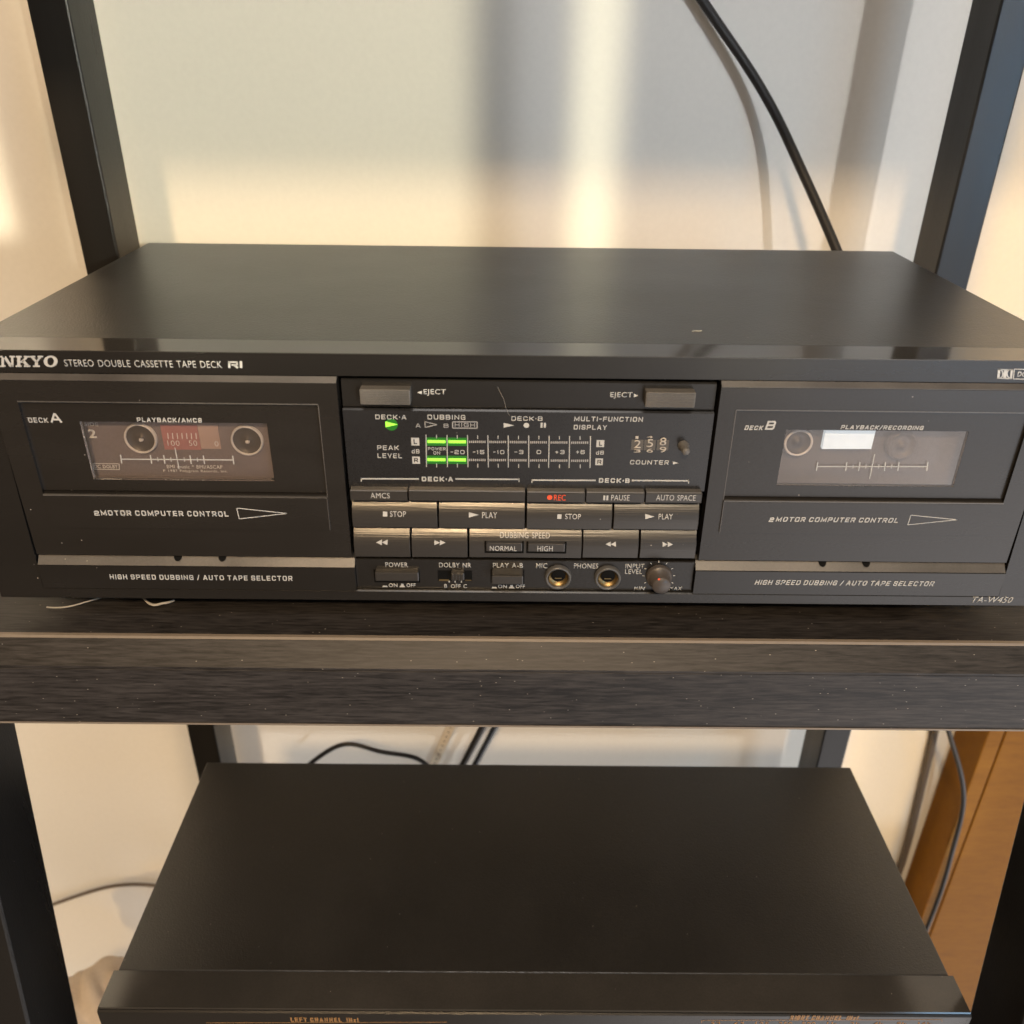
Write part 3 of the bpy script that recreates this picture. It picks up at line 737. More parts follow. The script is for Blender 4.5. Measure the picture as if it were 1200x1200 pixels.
# ---- ledge and lower panels beside the keys
def lower_panel(x0, x1, m_, l0, l1, bot, txt, box, shear):
    ya_, yb_ = -0.0010, -0.0040
    z0, z1, z2 = fz(m_, l0, ya_), fz(m_, l1, yb_), zb1 + 0.0003
    p = MB().prism_x([(yb_, z2), (yb_, z1), (yb_ + 0.0005, z1 + 0.00025), (0.0045, z1 + 0.0001), (0.0045, z2)], x0, x1).build('lower_panel', 'black', deck)
    lg = MB().prism_x([(yb_ + 0.0004, z1 + 0.0002), (ya_, z0), (0.0044, z0), (0.0044, z1 + 0.0002)], x0, x1).build('ledge', 'ledge', p)
    q = Print(yb_ - 0.00005); q.ext(txt, *box, 0.165, shear); q.build('lettering', 'paint', p)
    return p, z0
lpA, zA0 = lower_panel(XA0, XA1 + 0.001, 235, 652, 664.5, 690, 'HIGH SPEED DUBBING / AUTO TAPE SELECTOR', (129.5, 343, 674, 679.6), 0.05)
lpB, zB0 = lower_panel(XB0 - 0.001, XB1, 990, 658.5, 671, 697, 'HIGH SPEED DUBBING / AUTO TAPE SELECTOR', (884, 1094.5, 680.4, 685.9), 0.2)
for p, holes, z0 in ((lpA, ((208, 653.5), (260, 654)), zA0), (lpB, ((964.6, 658.5), (1016, 659)), zB0)):
    for hx, hy in holes:
        x = fx(hx, hy, -0.002); zc = z0 + 0.0001
        h = MB(); r = 0.00155
        # dark half-round notch cut into the slope
        pts = [(x + r * math.cos(a), zc + r * 0.95 * math.sin(a)) for a in [PI + PI * k / 12 for k in range(13)]]
        SL = (0.0040 - 0.0010) / max(1e-4, fz(235, 652, -0.0010) - fz(235, 664.5, -0.0040))
        t = bmesh.new()
        f_ = [t.verts.new((px_, -0.0010 - (zc - pz_) * SL - 0.0004, pz_)) for px_, pz_ in pts]
        b_ = [t.verts.new((px_, 0.0, pz_)) for px_, pz_ in pts]
        t.faces.new(f_); t.faces.new(b_[::-1])
        for k in range(len(pts)): t.faces.new([f_[k], b_[k], b_[(k + 1) % len(pts)], f_[(k + 1) % len(pts)]])
        bmesh.ops.recalc_face_normals(t, faces=t.faces); h.add(t)
        h.build('notch', 'gap', p)

# ---- centre section
XC0, XC1 = fx(407.5, 560), fx(828, 560)
XC0 += 0.0004; XC1 -= 0.0004
zE1, zE0 = zl - 0.0016, fz(615, 479.5)
strip = MB().prism_x([(0.0012, zE0), (0.0012, zE1 - 0.0006), (0.0018, zE1), (0.0060, zE1), (0.0060, zE0)], XC0, XC1).build('eject_strip', 'black', deck)
q = Print(0.00115)
q.text('EJECT', 496.6, 522.6, 456, 463.9, 0.008).poly([(489, 460), (494.4, 457.9), (494.4, 462.2)])
q.build('lettering', 'paint', strip); q = Print(0.00115)
q.text('EJECT', 714.8, 740.8, 459.6, 467.3, 0.008).poly([(742.8, 461.3), (747.8, 463.5), (742.8, 465.6)])
q.build('lettering', 'paint', strip)
for (a, c, t0, t1, mid) in ((421.6, 480.7, 456.6, 474.4, 450), (756.6, 815, 460, 477.6, 785)):
    ye = -0.0030
    x0, x1, z1, z0 = fx(a, (t0 + t1) / 2, ye), fx(c, (t0 + t1) / 2, ye), fz(mid, t0, ye), fz(mid, t1, ye)
    e = MB().box(x0, x1, ye, 0.0045, z0, z1, 0.0003)
    n = 9
    for k in range(n):                                    # fine ribs of the grip
        zz = z0 + (z1 - z0) * (k + 0.5) / n
        e.box(x0 + 0.0005, x1 - 0.0005, ye - 0.00022, ye + 0.0001, zz - 0.00014, zz + 0.00014)
    e.build('eject_button', 'grip', deck)

# display
zD1, zD0 = zE0 - 0.0003, fz(615, 573.0)
disp = MB().prism_x([(-0.0006, zD0), (-0.0006, zD1 - 0.0006), (0.0, zD1), (0.0060, zD1), (0.0060, zD0)], XC0, XC1).build('display_panel', 'display', deck)
q = Print(-0.00068)
q.ext('DECK.A', 440, 476.2, 486, 491.4).ext('DUBBING', 501.2, 545.3, 486.1, 491.6).ext('DECK.B', 599.3, 635.6, 488, 493)
q.ext('MULTI-FUNCTION', 672.8, 753.2, 488.4, 493.8, 0.17, 0.04).ext('DISPLAY', 672.2, 711, 498, 503.4, 0.17, 0.04)
q.ext('PEAK', 442.2, 467.4, 522, 527.3).ext('LEVEL', 442.6, 471.2, 531.3, 536.8)
q.ext('COUNTER', 738, 783.5, 539.3, 544.3, 0.17, 0.05).poly([(788.5, 540.6), (795, 542.4), (788.5, 544.4)])
def hbracket(x0, x1, ta, tb, s, yy):
    q.line((x0, yy - .3), (ta - 3.4, yy), 0.0006).line((tb + 2.8, yy), (x1, yy + .5), 0.0006)
    q.line((x0 + .5, yy - 1), (x0 + .9, yy + 3), 0.0004).line((x1 - .5, yy - .6), (x1 - .5, yy + 3.6), 0.0004)
    q.ext(s, ta, tb, yy - 2.5, yy + 2.9, 0.24)
hbracket(422.6, 608.8, 494.4, 530.8, 'DECK.A', 561.2); hbracket(622.5, 807.4, 701.6, 737.6, 'DECK.B', 562.9)
q.build('lettering', 'paint', disp); q = Print(-0.00068)
q.poly([(590.2, 495.6), (602.8, 498.4), (590.2, 501.2)]).disc(616.8, 498.4, 0.00105).rect(633.4, 635.8, 495.4, 501.2).rect(637.2, 639.8, 495.4, 501.2)
seps = [499.2, 523.8, 547.8, 571.7, 595.6, 619.6, 643.5, 667.5, 692]
for i, x in enumerate(seps): q.line((x, 509.4 + i * .2), (x + (0.6 if i < 4 else -.6 if i > 5 else 0), 547.2 + i * .15), 0.00032)
for i in range(8):
    xm = (seps[i] + seps[i + 1]) / 2
    q.line((xm, 509.8 + i * .2), (xm, 513.8 + i * .2), 0.0003).line((xm + .2, 543 + i * .15), (xm + .2, 547.6 + i * .15), 0.0003)
for s_, a, c in (('-20', 528, 544.4), ('-15', 554, 567.5), ('-10', 578, 591), ('-3', 603, 613.2), ('0', 628.8, 634), ('+3', 650.6, 661.4), ('+6', 675, 685)):
    q.ext(s_, a, c, 527.4, 532.0)
q.ext('POWER', 501.6, 522.2, 524.2, 527.6).ext('ON', 508, 515.8, 529, 532.6)
q.ext('dB', 482.6, 491.6, 526.4, 531.2).ext('dB', 698.4, 707.4, 528.2, 532.6)
q.rect(482, 491.3, 513, 522).rect(483.2, 492.2, 535, 543.4).rect(699, 708.1, 515.6, 523.8).rect(697.7, 706.4, 537.2, 545)
q.build('lettering', 'paint', disp)
for t_, b_ in (('L', (484.8, 488.8, 514.8, 520.4)), ('R', (485.2, 490, 536.8, 541.6)), ('L', (701.8, 705.6, 517.2, 522.4)), ('R', (699.8, 704.6, 538.8, 543.4))):
    q = Print(-0.0008); q.ext(t_, *b_, 0.2); q.build('meter_letter', 'display', disp)
q = Print(-0.00066)
q.ext('A', 487.2, 493, 496.4, 501.2).ext('B', 520, 525.6, 496.5, 501.2).loop([(498, 494.2), (512.2, 497.6), (498.2, 500.8)], 0.0003)
q.loop([(530.4, 494.3), (559.2, 494.4), (559.2, 501.8), (530.4, 501.6)], 0.0004).ext('HIGH', 533, 556.6, 495.6, 500.2)
q.build('unlit_marks', 'paint_grey', disp)
# level bars
for i in range(8):
    a, c = seps[i] + 1.8, seps[i + 1] - 1.8
    for row, yy in (('l', 517.4), ('r', 538.6)):
        yy += i * .18
        if i < 2:
            g = Print(-0.00063); g.rect(seps[i] + .6, seps[i + 1] - .6, yy - 4.6, yy + 4.8); g.build('painted_glow', 'green_dim', disp)
            g = Print(-0.00072); g.rect(a, c, yy - 1.7, yy + 1.7); g.build('level_bar', 'green_on', disp)
        else:
            g = Print(-0.00065); n = 9
            for k in range(n):
                xk = a + (c - a) * k / n
                g.rect(xk, xk + (c - a) / n * .62, yy - 1.3, yy + 1.3)
            g.build('level_bar', 'seg_off', disp)
g = Print(-0.00063); g.disc(458.6, 497.6, 0.0024); g.build('painted_glow', 'green_dim', disp)
g = Print(-0.00074); g.poly([(451.6, 493.9), (466.2, 497.4), (452, 500.6)]); g.build('play_indicator', 'green_on', disp)
# tape counter: three wheels behind a little window
yk = -0.0003
for i, (a, c, top, main, low, lm) in enumerate(((742.6, 750.6, '1', '2', '3', 0), (757.6, 765, '4', '5', '6', -1), (772.6, 780.4, '7', '8', '9', -3))):
    x0, x1 = fx(a - 3, 520), fx(c + 3, 520)
    wz1, wz0 = fz(762, 511), fz(762, 530.5)
    rr_ = (wz1 - wz0) * 0.62; zc = (wz0 + wz1) / 2
    prof = [(0.0002 + 0.0 - 0.0009 * math.cos(t_) - 0.0001, zc + (wz1 - wz0) / 2 * math.sin(t_)) for t_ in [-PI / 2 + PI * k / 10 for k in range(11)]]
    wheel = MB().prism_x(prof, x0, x1).build('counter_wheel', 'drum', disp)
    g = Print(-0.00092)
    mtop, mbot = 515.6 + lm, 525 + lm
    g.text(main, a, c, max(mtop, 511), mbot, 0.004)
    g.text(low, a, c, mbot + 1.6, 530.2, 0.0)
    if lm > -2: g.text(top, a + (2 if top == '1' else 0), c - (2.6 if top == '1' else 0), 511, mtop - 1.4, 0.0)
    g.build('numerals', 'numeral', wheel)
x, z = fx(801.5, 524, -0.002), fz(801.5, 524, -0.002)
MB().lathe(x, z, [(0.0022, -0.0006), (0.0022, -0.0014), (0.0015, -0.0018), (0.0015, -0.0062), (0.0013, -0.0066), (0, -0.0066)], 24).build('reset_button', 'grip', deck)


# ---- keys
def key_y(t, yf, h):
    return yf + 0.50 * h * max(0.0, t - 0.30) ** 2 + 0.25 * h * max(0.0, 0.30 - t) ** 2


def key(name, x0, x1, y0, y1, yf, tilt=0.0, mat='key', rise=0.0):
    """piano key measured at its front face; tilt leans the top edge back"""
    m_ = (x0 + x1) / 2
    X0, X1 = fx(x0, (y0 + y1) / 2, yf), fx(x1, (y0 + y1) / 2, yf)
    z1, z0 = fz(m_, y0, yf + tilt), fz(m_, y1, yf)
    h_ = z1 - z0
    if tilt:
        front = [(key_y(t_, yf, h_), z0 + h_ * t_) for t_ in [k_ / 14 for k_ in range(15)]]
        prof = [(0.0070, z0), (0.0070, z1)] + front[::-1]
    else:
        prof = [(yf, z0 + 0.0003), (yf + 0.0003, z0), (0.0070, z0), (0.0070, z1 + 0.0003), (yf + 0.0007, z1 + 0.0001), (yf + 0.0002, z1 - 0.0002)]
    k = MB().prism_x(prof, X0, X1, 0.00012 if tilt else 0.0, 1).build(name, mat, deck)
    return k
def kprint(k, yf, fn, mat='paint'):
    q_ = Print(yf); fn(q_); return q_.build('lettering', mat, k)

YK1 = -0.0042; YK2 = -0.0030; YK3 = -0.0030
rows1 = [('function_key', 410.5, 477.3, 576.2, 587.2), ('blank_key', 479.2, 615.2, 576.6, 587.8), ('record_key', 617.7, 685.4, 578, 589.2), ('pause_key', 687.2, 755, 578.4, 589.6), ('function_key', 757, 822.4, 578.6, 589.8)]
def bridge(x0, x1, y0, y1):
    # key with a flat visible top
    pass
K1 = [key(n_, a, c, t0, t1, YK1) for n_, a, c, t0, t1 in rows1]
T1 = YK1 - 0.00006
for k_, (n_, a, c, t0, t1) in zip(K1, rows1):
    zt_ = fz((a + c) / 2, t0, YK1) + 0.0003
    MB().prism_x([(YK1 + 0.0003, zt_ - 0.0003), (YK1 + 0.0007, zt_ + 0.00004), (-0.0007, zt_ + 0.0002), (-0.0007, zt_ - 0.0003)], fx(a, (t0 + t1) / 2, YK1) + 0.0001, fx(c, (t0 + t1) / 2, YK1) - 0.0001).build('key_top', 'ledge', k_)  # paler strip over the upper face of each first-row key
kprint(K1[0], T1, lambda q_: q_.text('AMCS', 434.3, 457, 577.6, 583.9))
kprint(K1[2], T1, lambda q_: (q_.disc(644.2, 583, 0.00105), q_.text('REC', 649, 662.8, 579.8, 586.4)), 'paint_red')
kprint(K1[3], T1, lambda q_: (q_.rect(707, 709.2, 580.6, 586.2), q_.rect(710.6, 712.8, 580.6, 586.2), q_.text('PAUSE', 716, 737.6, 579.9, 586.5)))
kprint(K1[4], T1, lambda q_: q_.text('AUTO SPACE', 768.6, 814.8, 580, 586.6))
rows2 = [('stop_key', 412.3, 512.2, 588.2, 618.6), ('play_key', 514.2, 614.9, 588.7, 619.4), ('stop_key', 617.4, 717.4, 590.4, 620.6), ('play_key', 719.6, 819.2, 591, 621)]
TL2 = 0.0009
K2 = [key(n_, a, c, t0, t1, YK2, TL2) for n_, a, c, t0, t1 in rows2]
T2 = YK2 + 0.00012
def tri(q_, x0, x1, yc, h): q_.poly([(x0, yc - h), (x1, yc), (x0, yc + h)])
def put2(k, fn):
    o = kprint(k, YK2, fn)
    # lay the print on the leaning face
    me = o.data
    zs = [v.co.z for v in k.data.vertices]; z0, z1 = min(zs), max(zs)
    for v in me.vertices: v.co.y += key_y((v.co.z - z0) / (z1 - z0), YK2, z1 - z0) - YK2 - 0.00014
put2(K2[0], lambda q_: (q_.rect(448.6, 453.8, 600.2, 605.2), q_.text('STOP', 457.2, 475.8, 599.8, 605.6)))
put2(K2[1], lambda q_: (tri(q_, 549.4, 561.2, 603.6, 2.7), q_.text('PLAY', 565, 582.5, 600.8, 607)))
put2(K2[2], lambda q_: (q_.rect(653, 658, 603.2, 608), q_.text('STOP', 662.2, 680.6, 602.8, 608.4)))
put2(K2[3], lambda q_: (tri(q_, 756.2, 767.2, 605.6, 2.7), q_.text('PLAY', 771.6, 788.2, 602.8, 608.6)))
rows3 = [('rewind_key', 414.4, 480.2, 621.4, 653), ('forward_key', 482.2, 547.7, 621.8, 653.4), ('dubbing_speed_panel', 549.8, 681.8, 622.2, 654), ('rewind_key', 683.4, 748.6, 622.8, 654.2), ('forward_key', 750.8, 816.2, 623.2, 654.6)]
TL3 = 0.0006
K3 = [key(n_, a, c, t0, t1, YK3, TL3) for n_, a, c, t0, t1 in rows3]
def put3(k, fn):
    o = kprint(k, YK3, fn); zs = [v.co.z for v in k.data.vertices]; z0, z1 = min(zs), max(zs)
    for v in o.data.vertices: v.co.y += key_y((v.co.z - z0) / (z1 - z0), YK3, z1 - z0) - YK3 - 0.00014
    return o
put3(K3[0], lambda q_: (q_.poly([(447.4, 633.2), (447.4, 638.8), (440.8, 636)]), q_.poly([(454, 633.2), (454, 638.8), (447.4, 636)])))
put3(K3[1], lambda q_: (tri(q_, 509, 515.4, 636.3, 2.7), tri(q_, 515.4, 522, 636.3, 2.7)))
put3(K3[2], lambda q_: q_.text('DUBBING SPEED', 586, 644.4, 626.6, 632.0))
put3(K3[3], lambda q_: (q_.poly([(715.8, 635.4), (715.8, 640.6), (709.7, 638)]), q_.poly([(721.8, 635.4), (721.8, 640.6), (715.8, 638)])))
put3(K3[4], lambda q_: (tri(q_, 776.6, 782.6, 638.2, 2.6), tri(q_, 782.6, 788.8, 638.2, 2.6)))
for s_, a, c, t0, t1, tx in (('NORMAL', 567.8, 613.8, 635.2, 648.2, (574, 605.6, 639.8, 645.6)), ('HIGH', 616.8, 663.8, 635.8, 648.6, (629.8, 647.6, 639.8, 646))):
    m_ = (a + c) / 2; yb = YK3 - 0.0002
    MB().box(fx(a, (t0 + t1) / 2, yb), fx(c, (t0 + t1) / 2, yb), yb, 0.002, fz(m_, t1, yb), fz(m_, t0, yb)).build('button_surround', 'gap', K3[2])
    yb = YK3 - 0.0012
    s_k = MB().box(fx(a + 1.8, (t0 + t1) / 2, yb), fx(c - 2, (t0 + t1) / 2, yb), yb, 0.002, fz(m_, t1 - 1.8, yb), fz(m_, t0 + 1.2, yb), 0.0003).build('speed_button', 'key', deck)
    kprint(s_k, yb - 0.00006, lambda q_: q_.text(s_, *tx))
# ---- bottom strip of controls
zS1, zS0 = fz(615, 656.8, -0.0016), zb1 + 0.0002
ys = -0.0016
strip2 = MB().prism_x([(ys, zS0), (ys, zS1 - 0.0003), (ys + 0.0004, zS1), (0.006, zS1), (0.006, zS0)], fx(418, 675, ys), fx(812, 675, ys)).build('control_strip', 'black', deck)
q = Print(ys - 0.00006)
q.text('POWER', 451.8, 478.2, 659, 664.6, 0.006).text('DOLBY NR', 514.6, 552.2, 659.4, 665, 0.006).text('PLAY A-B', 577.6, 612.8, 659.8, 665.4, 0.006)
q.text('MIC', 628.2, 641.2, 660, 666, 0.006).text('PHONES', 672.4, 700.8, 660.2, 666.2, 0.006).text('INPUT', 732.8, 754.8, 660.6, 666.2, 0.006).text('LEVEL', 732.2, 752.4, 667.2, 672.6, 0.006)
q.text('MIN', 742.6, 755.2, 687.2, 691.6, 0.01, 0.1).text('MAX', 784, 799, 687.4, 691.8, 0.01, 0.1)
def onoff(x0, y0):
    q.poly([(x0, y0 + 4), (x0 + 1, y0 + 2.2), (x0 + 5.4, y0 + 2.2), (x0 + 6.4, y0 + 4)]); q.text('ON', x0 + 7.6, x0 + 18, y0 - .4, y0 + 4, 0.02)
    q.poly([(x0 + 20, y0 + 4), (x0 + 21, y0 + 2.4), (x0 + 22, y0 + 2.4), (x0 + 22, y0), (x0 + 25, y0), (x0 + 25, y0 + 2.4), (x0 + 26, y0 + 2.4), (x0 + 27, y0 + 4)]); q.text('OFF', x0 + 28.4, x0 + 39, y0 - .4, y0 + 4, 0.02)
onoff(448, 684); onoff(576, 685.4)
q.text('B', 520.7, 524, 684.4, 689, 0.01).text('OFF', 528.4, 539.8, 684.6, 689.2, 0.01).text('C', 543, 547.2, 684.6, 689.2, 0.01)
for x in (526.4, 533.4, 540.8): q.rect(x - .7, x + .7, 680.4, 682.6)
cxk, czk = 772, 674.6
for k in range(9):
    a = math.radians(-30 + k * 30)
    q.line((cxk + 17 * math.cos(a), czk - 15.4 * math.sin(a)), (cxk + 19.4 * math.cos(a), czk - 17.6 * math.sin(a)), 0.0003)
q.build('lettering', 'paint', strip2)

def push(a, c, t0, t1, yf, mat, name='push_button'):
    m_ = (a + c) / 2
    x0, x1, z1, z0 = fx(a, (t0 + t1) / 2, yf), fx(c, (t0 + t1) / 2, yf), fz(m_, t0, yf), fz(m_, t1, yf)
    return MB().box(x0, x1, yf, 0.001, z0, z1, 0.00035).build(name, mat, deck)
for a, c, t0, t1, yf in ((439.6, 490.6, 671, 681.4, -0.0042), (576.2, 613, 675, 685, -0.0075)):
    push(a, c, t0, t1, yf, 'key')
    m_ = (a + c) / 2; ysr = ys - 0.0001
    MB().box(fx(a - 1.4, 676, ysr), fx(c + 1.4, 676, ysr), ysr, 0.001, fz(m_, 682.6, ysr), fz(m_, 667.6, ysr)).build('button_surround', 'gap', strip2)
ysr = ys - 0.0001
slot = MB().box(fx(513, 674, ysr), fx(553.2, 674, ysr), ysr, 0.001, fz(533, 680.6, ysr), fz(533, 668.6, ysr)).build('switch_slot', 'gap', strip2)
sw = MB().box(fx(528.6, 675, -0.004), fx(544, 675, -0.004), -0.004, 0.001, fz(536, 680.4, -0.004), fz(536, 672, -0.004), 0.0003)
for k in range(4): sw.box(fx(530 + 3.6 * k, 675, -0.004), fx(531.2 + 3.6 * k, 675, -0.004), -0.0046, -0.003, fz(536, 680, -0.004), fz(536, 672.6, -0.004))
sw.build('slide_switch', 'key', deck)
q = Print(ys - 0.00018); q.line((514.4, 679.6), (526, 679.9), 0.0008).line((545, 679.8), (552.6, 680), 0.0004); q.build('slot_floor', 'brass', slot)
# jacks: rim, brass cup, dark bore
for px, py in ((654, 675.4), (712, 676)):
    x, z = fx(px, py, ys), fz(px, py, ys)
    jk = MB().lathe(x, z, [(0.0056, ys + 0.0001), (0.0054, ys - 0.0017), (0.0049, ys - 0.0022), (0.0044, ys - 0.0019), (0.0041, ys - 0.0012)], 40).build('headphone_jack', 'rubber', deck)
    MB().lathe(x, z, [(0.00405, ys - 0.0014), (0.0036, ys - 0.0006), (0.0012, ys - 0.0002)], 40).build('contact_ring', 'brass', jk)
    MB().lathe(x, z + 0.0010, [(0.0029, ys - 0.0010), (0.0027, ys - 0.0011), (0, ys - 0.0011)], 30).build('bore', 'gap', jk)
    MB().box(x - 0.0014, x + 0.0014, ys - 0.0014, ys - 0.0011, z - 0.0003, z + 0.0001).build('contact_spring', 'brass', jk)
# input level knob
x, z = fx(772, 674.8, ys), fz(772, 674.8, ys)
MB().lathe(x, z, [(0.0054, ys), (0.0053, ys - 0.0016), (0.0049, ys - 0.0021), (0.0041, ys - 0.0022), (0.0039, ys - 0.0074), (0.0035, ys - 0.0080), (0, ys - 0.0080)], 48).build('level_knob', 'hub', deck)
kn = [o_ for o_ in COL.objects if o_.name.startswith('level_knob')][-1]
q = Print(ys - 0.0081)
q.disc(772.2, 678.6, 0.0005); q.build('red_dot', 'paint_red', kn)

# ------------------------------------------------------------------ equaliser on the lower shelf
ez = -0.225
eb = [back(240, 895, 2, ez), back(993, 897, 2, ez), back(138, 1143, 2, ez), back(1113, 1138, 2, ez), back(117, 1190, 2, ez), back(1140, 1186, 2, ez)]
ex0 = (eb[0].x + eb[2].x) / 2; ex1 = (eb[1].x + eb[3].x) / 2; ey1 = (eb[0].y + eb[1].y) / 2; eyf = (eb[2].y + eb[3].y) / 2; eyp = (eb[4].y + eb[5].y) / 2
eq = thing('graphic_equalizer', ((ex0 + ex1) / 2, (ey1 + eyp) / 2, -0.357), 'black graphic equaliser with LEFT CHANNEL and RIGHT CHANNEL print under the main shelf', 'equaliser')
MB().box(ex0, ex1, eyf, ey1, -0.352, ez, 0.0008).build('top_cover', 'cover', eq)
fp = MB().prism_x([(eyp, -0.354), (eyp, ez - 0.0010), (eyp + 0.0008, ez - 0.0002), (eyf - 0.0010, ez + 0.0004), (eyf - 0.0003, ez + 0.0002), (eyf - 0.0002, ez - 0.0006), (eyf - 0.0002, -0.354)], ex0 - 0.002, ex1 + 0.002).build('faceplate', 'black', eq)
MB().prism_x([(eyp + 0.0012, ez), (eyp + 0.0016, ez + 0.0007), (eyf - 0.0004, ez + 0.0007), (eyf - 0.0004, ez)], ex0 - 0.0018, ex1 + 0.0018).build('top_lip', 'gloss', fp)
for a, c in ((ex0 + .03, ey1 - .02), (ex1 - .03, ey1 - .02), (ex0 + .03, eyf + .02), (ex1 - .03, eyf + .02)):
    t = MB(); qq = bmesh.new(); bmesh.ops.create_cone(qq, cap_ends=True, segments=24, radius1=0.010, radius2=0.011, depth=0.0049); bmesh.ops.translate(qq, verts=qq.verts, vec=(a, c, -0.3546)); t.add(qq); t.build('foot', 'gap', eq)
q = Print(eyp - 0.00006)
q.ext('LEFT CHANNEL  (Hz)', 341, 420, 1192.6, 1197.4, 0.2).line((242, 1198.6), (524, 1197.8), 0.0003)
q.build('lettering', 'paint_orange', fp); q = Print(eyp - 0.00006)
q.ext('RIGHT CHANNEL  (Hz)', 925, 1005, 1190.2, 1195, 0.2, 0.1).line((822, 1195.8), (1104, 1194.8), 0.0003)
q.line((1104, 1194.6), (1103.8, 1197.4), 0.0003).line((822, 1195.8), (822.4, 1198.6), 0.0003)
for i, s_ in enumerate(('32', '63', '125', '250', '500', '1k', '2k', '4k', '8k', '16k')):
    x = 838 + i * 27.2; q.text(s_, x - 2 - 2 * len(s_), x + 2 + 2 * len(s_), 1197.6, 1202.4, 0.006)
q.build('lettering', 'paint_orange', fp)

# ------------------------------------------------------------------ cords, strip, cloth, lint
def wp(px, py, off): 
    return tuple(back(px, py, 1, WALL_Y - off))
o = tube('power_cord', [wp(420, -1100, .008), wp(600, -600, .008), wp(735, -200, .009), wp(795, -50, .010), wp(812, -15, .011), wp(850, 40, .013), wp(888, 95, .018), wp(915, 145, .026), wp(935, 190, .038), wp(958, 240, .055), wp(982, 296, .075), wp(1008, 360, .095), wp(1020, 420, .105)], 0.0031, 'cord')
tag(o, 'thick black power cord hanging down the wall behind the cassette deck', 'power cord')
o = tube('cord', [wp(340, 915, .05), wp(365, 893, .05), wp(395, 870, .05), wp(420, 872, .05), wp(448, 883, .05), wp(480, 884, .05), wp(504, 894, .05), wp(525, 930, .05)], 0.0021, 'cord')
tag(o, 'thin black cord arching up behind the back edge of the lower equaliser', 'cord')
o = tube('cord', [wp(500, 975, .045), wp(532, 915, .045), wp(560, 865, .045), wp(590, 800, .045), wp(600, 760, .05)], 0.0032, 'cord')
tag(o, 'matt black cord slanting up to the shelf, left of the shiny bluish one', 'cord')
o = tube('cord', [wp(512, 990, .040), wp(546, 915, .040), wp(574, 865, .040), wp(606, 800, .040), wp(618, 760, .045)], 0.0030, 'cord_blue')
tag(o, 'shiny bluish cord slanting up to the shelf against the grey wall', 'cord')
# perforated cream strip
A, B = Vector(wp(538, 830, .02)), Vector(wp(500, 915, .02))
st = MB(); d = (B - A).normalized(); n = Vector((d.z, 0, -d.x)) * 0.0042; back_ = Vector((0, 0.002, 0))
A2 = A - d * 0.05; B2 = B + d * 0.12
st.hexa([A2 - n, A2 + n, A2 + n + back_, A2 - n + back_], [B2 - n, B2 + n, B2 + n + back_, B2 - n + back_], 0.0004)
strip_o = st.build('cable_strip', 'strip', None)
tag(strip_o, 'cream plastic strip with a row of small holes on the wall below the shelf', 'cable strip')
hs = MB()
L_ = (B2 - A2).length
for k in range(int(L_ / 0.006)):
    c = A2 + d * (0.003 + 0.006 * k)
    hs.box(c.x - 0.0008, c.x + 0.0008, c.y - 0.0001, c.y + 0.0004, c.z - 0.0008, c.z + 0.0008)
ho = hs.build('hole_row', 'edge', None); adopt(ho, strip_o)
o = tube('cord', [wp(20, 1075, .004), wp(62, 1060, .004), wp(100, 1046, .004), wp(140, 1035, .004), wp(182, 1036, .004), wp(225, 1046, .004)], 0.0019, 'cord_and_shadow_grey')
tag(o, 'thin grey cord curving behind the left front leg below the shelf', 'cord')
o = tube('cord', [wp(1098, 800, .056), wp(1107, 845, .056), wp(1124, 893, .056), wp(1131, 930, .056), wp(1127, 960, .056), wp(1115, 1000, .056), wp(1107, 1035, .056), wp(1088, 1085, .056), wp(1060, 1150, .056)], 0.0022, 'cord')
tag(o, 'black cord with a bend in it hanging right of the lower equaliser', 'cord')
o = tube('cord', [wp(1106, 815, .006), wp(1096, 858, .006), wp(1080, 925, .006), wp(1066, 985, .006), wp(1052, 1030, .006), wp(1030, 1080, .006)], 0.0030, 'cord_and_shadow_grey')  # grey tube put where the black cord throws its shadow
tag(o, 'straight grey-brown cord shadow, modelled as a tube, down the yellow lit wall at right', 'cord')

# unclear brown area at right, built as wood-grained boards against the wall
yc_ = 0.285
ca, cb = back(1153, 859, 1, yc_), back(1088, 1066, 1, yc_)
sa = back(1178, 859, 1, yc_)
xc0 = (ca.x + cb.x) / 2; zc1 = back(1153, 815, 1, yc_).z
boards = thing('brown_boarding', (xc0 + 0.2, yc_ + 0.02, -1.2), 'orange-brown wood-grained boarding with a vertical seam, against the wall at right', 'boarding')
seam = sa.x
MB().box(xc0, seam - 0.0007, yc_, WALL_Y - 0.001, -1.2, zc1, 0.001).build('side_board', 'boardwood', boards)
MB().box(seam + 0.0007, xc0 + 0.45, yc_, WALL_Y - 0.001, -1.2, zc1, 0.001).build('outer_board', 'boardwood', boards)
MB().box(seam - 0.0013, seam + 0.0013, yc_ + 0.003, WALL_Y - 0.002, -1.2, zc1 - 0.001).build('seam_strip', 'gap', boards)

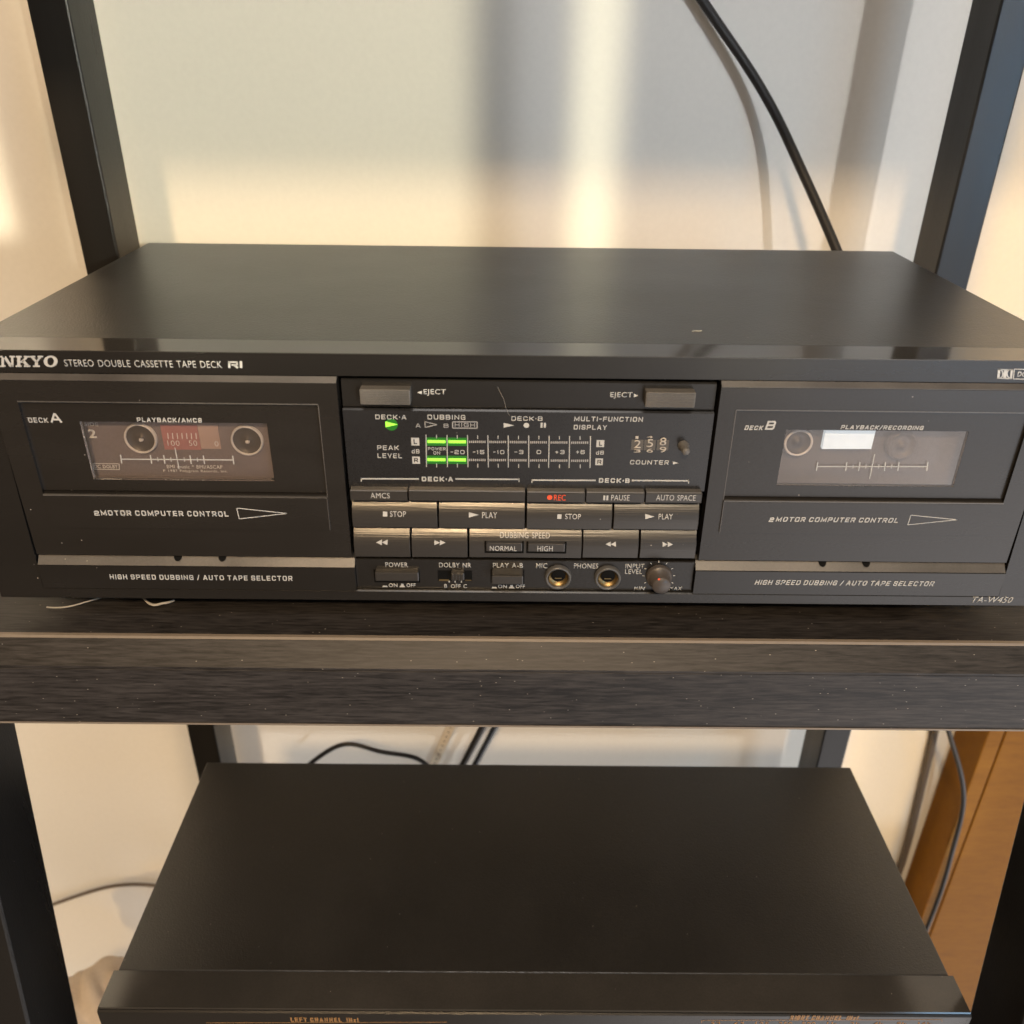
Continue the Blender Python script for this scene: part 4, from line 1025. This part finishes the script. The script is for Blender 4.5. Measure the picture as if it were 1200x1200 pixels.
# crumpled cloth behind the equaliser at lower left
def cloth(name, c, rx, rz, ry, seed, label):
    bm = bmesh.new(); bmesh.ops.create_icosphere(bm, subdivisions=5, radius=1)
    rnd = random.Random(seed); ph = [(rnd.uniform(2, 6), rnd.uniform(2, 6), rnd.uniform(2, 6), rnd.uniform(0, 6)) for _ in range(7)]
    for v in bm.verts:
        p = v.co.normalized(); k = 1
        for a, b_, c_, d_ in ph: k += 0.10 * abs(math.sin(a * p.x + b_ * p.y + c_ * p.z + d_)) - 0.055
        v.co = Vector((p.x * rx * k, p.y * ry * k, p.z * rz * k)) + Vector(c)
    for f in bm.faces: f.smooth = True
    me = bpy.data.meshes.new(name); bm.to_mesh(me); bm.free(); me.materials.append(M['cloth'])
    o = bpy.data.objects.new(name, me); COL.objects.link(o); tag(o, label, 'cloth'); return o
c0 = back(120, 1185, 1, 0.20); c1 = back(196, 1062, 1, 0.27)
cloth('cloth', (c0.x, 0.20, c0.z - 0.020), 0.05, 0.052, 0.05, 3, 'crumpled pale beige cloth lying low beside the left front leg')
cloth('cloth', (c1.x + 0.012, 0.268, c1.z - 0.012), 0.017, 0.026, 0.02, 5, 'small white bulge of cloth peeking from behind the equaliser')

def sp(px, py, z): return tuple(back(px, py, 2, z))
zt = SHELF_Z + 0.0007
o = tube('lint_thread', [sp(55, 711.5, zt), sp(72, 713, zt + .001), sp(90, 709, zt + .001), sp(108, 703, zt + .001), sp(119, 700, zt)], 0.00035, 'lint')
tag(o, 'long pale thread of lint lying on the shelf under the deck', 'lint')
o = tube('lint_thread', [sp(168, 699.6, zt), sp(172, 706, zt + .001), sp(181, 711, zt), sp(190, 706, zt + .0012), sp(196, 707, zt), sp(204, 703.4, zt)], 0.00055, 'lint')
tag(o, 'short curled tuft of white lint on the shelf under the deck', 'lint')

o = tube('hair_strand', [tuple(back(x_, y_, 1, -0.0009)) for x_, y_ in ((583, 453), (586, 460), (590, 466), (592, 474), (594, 482), (597, 487))], 0.00005, 'lint_dim')
tag(o, 'fine pale hair stuck on the deck above the level meter', 'hair')
o = tube('lint_flake', [tuple(back(x_, y_, 2, H + 0.0003)) for x_, y_ in ((811, 388.2), (815, 387), (819, 388.4), (822, 387.6))], 0.00018, 'lint_dim')
tag(o, 'tiny white lint flake on the lid, right of centre', 'lint')
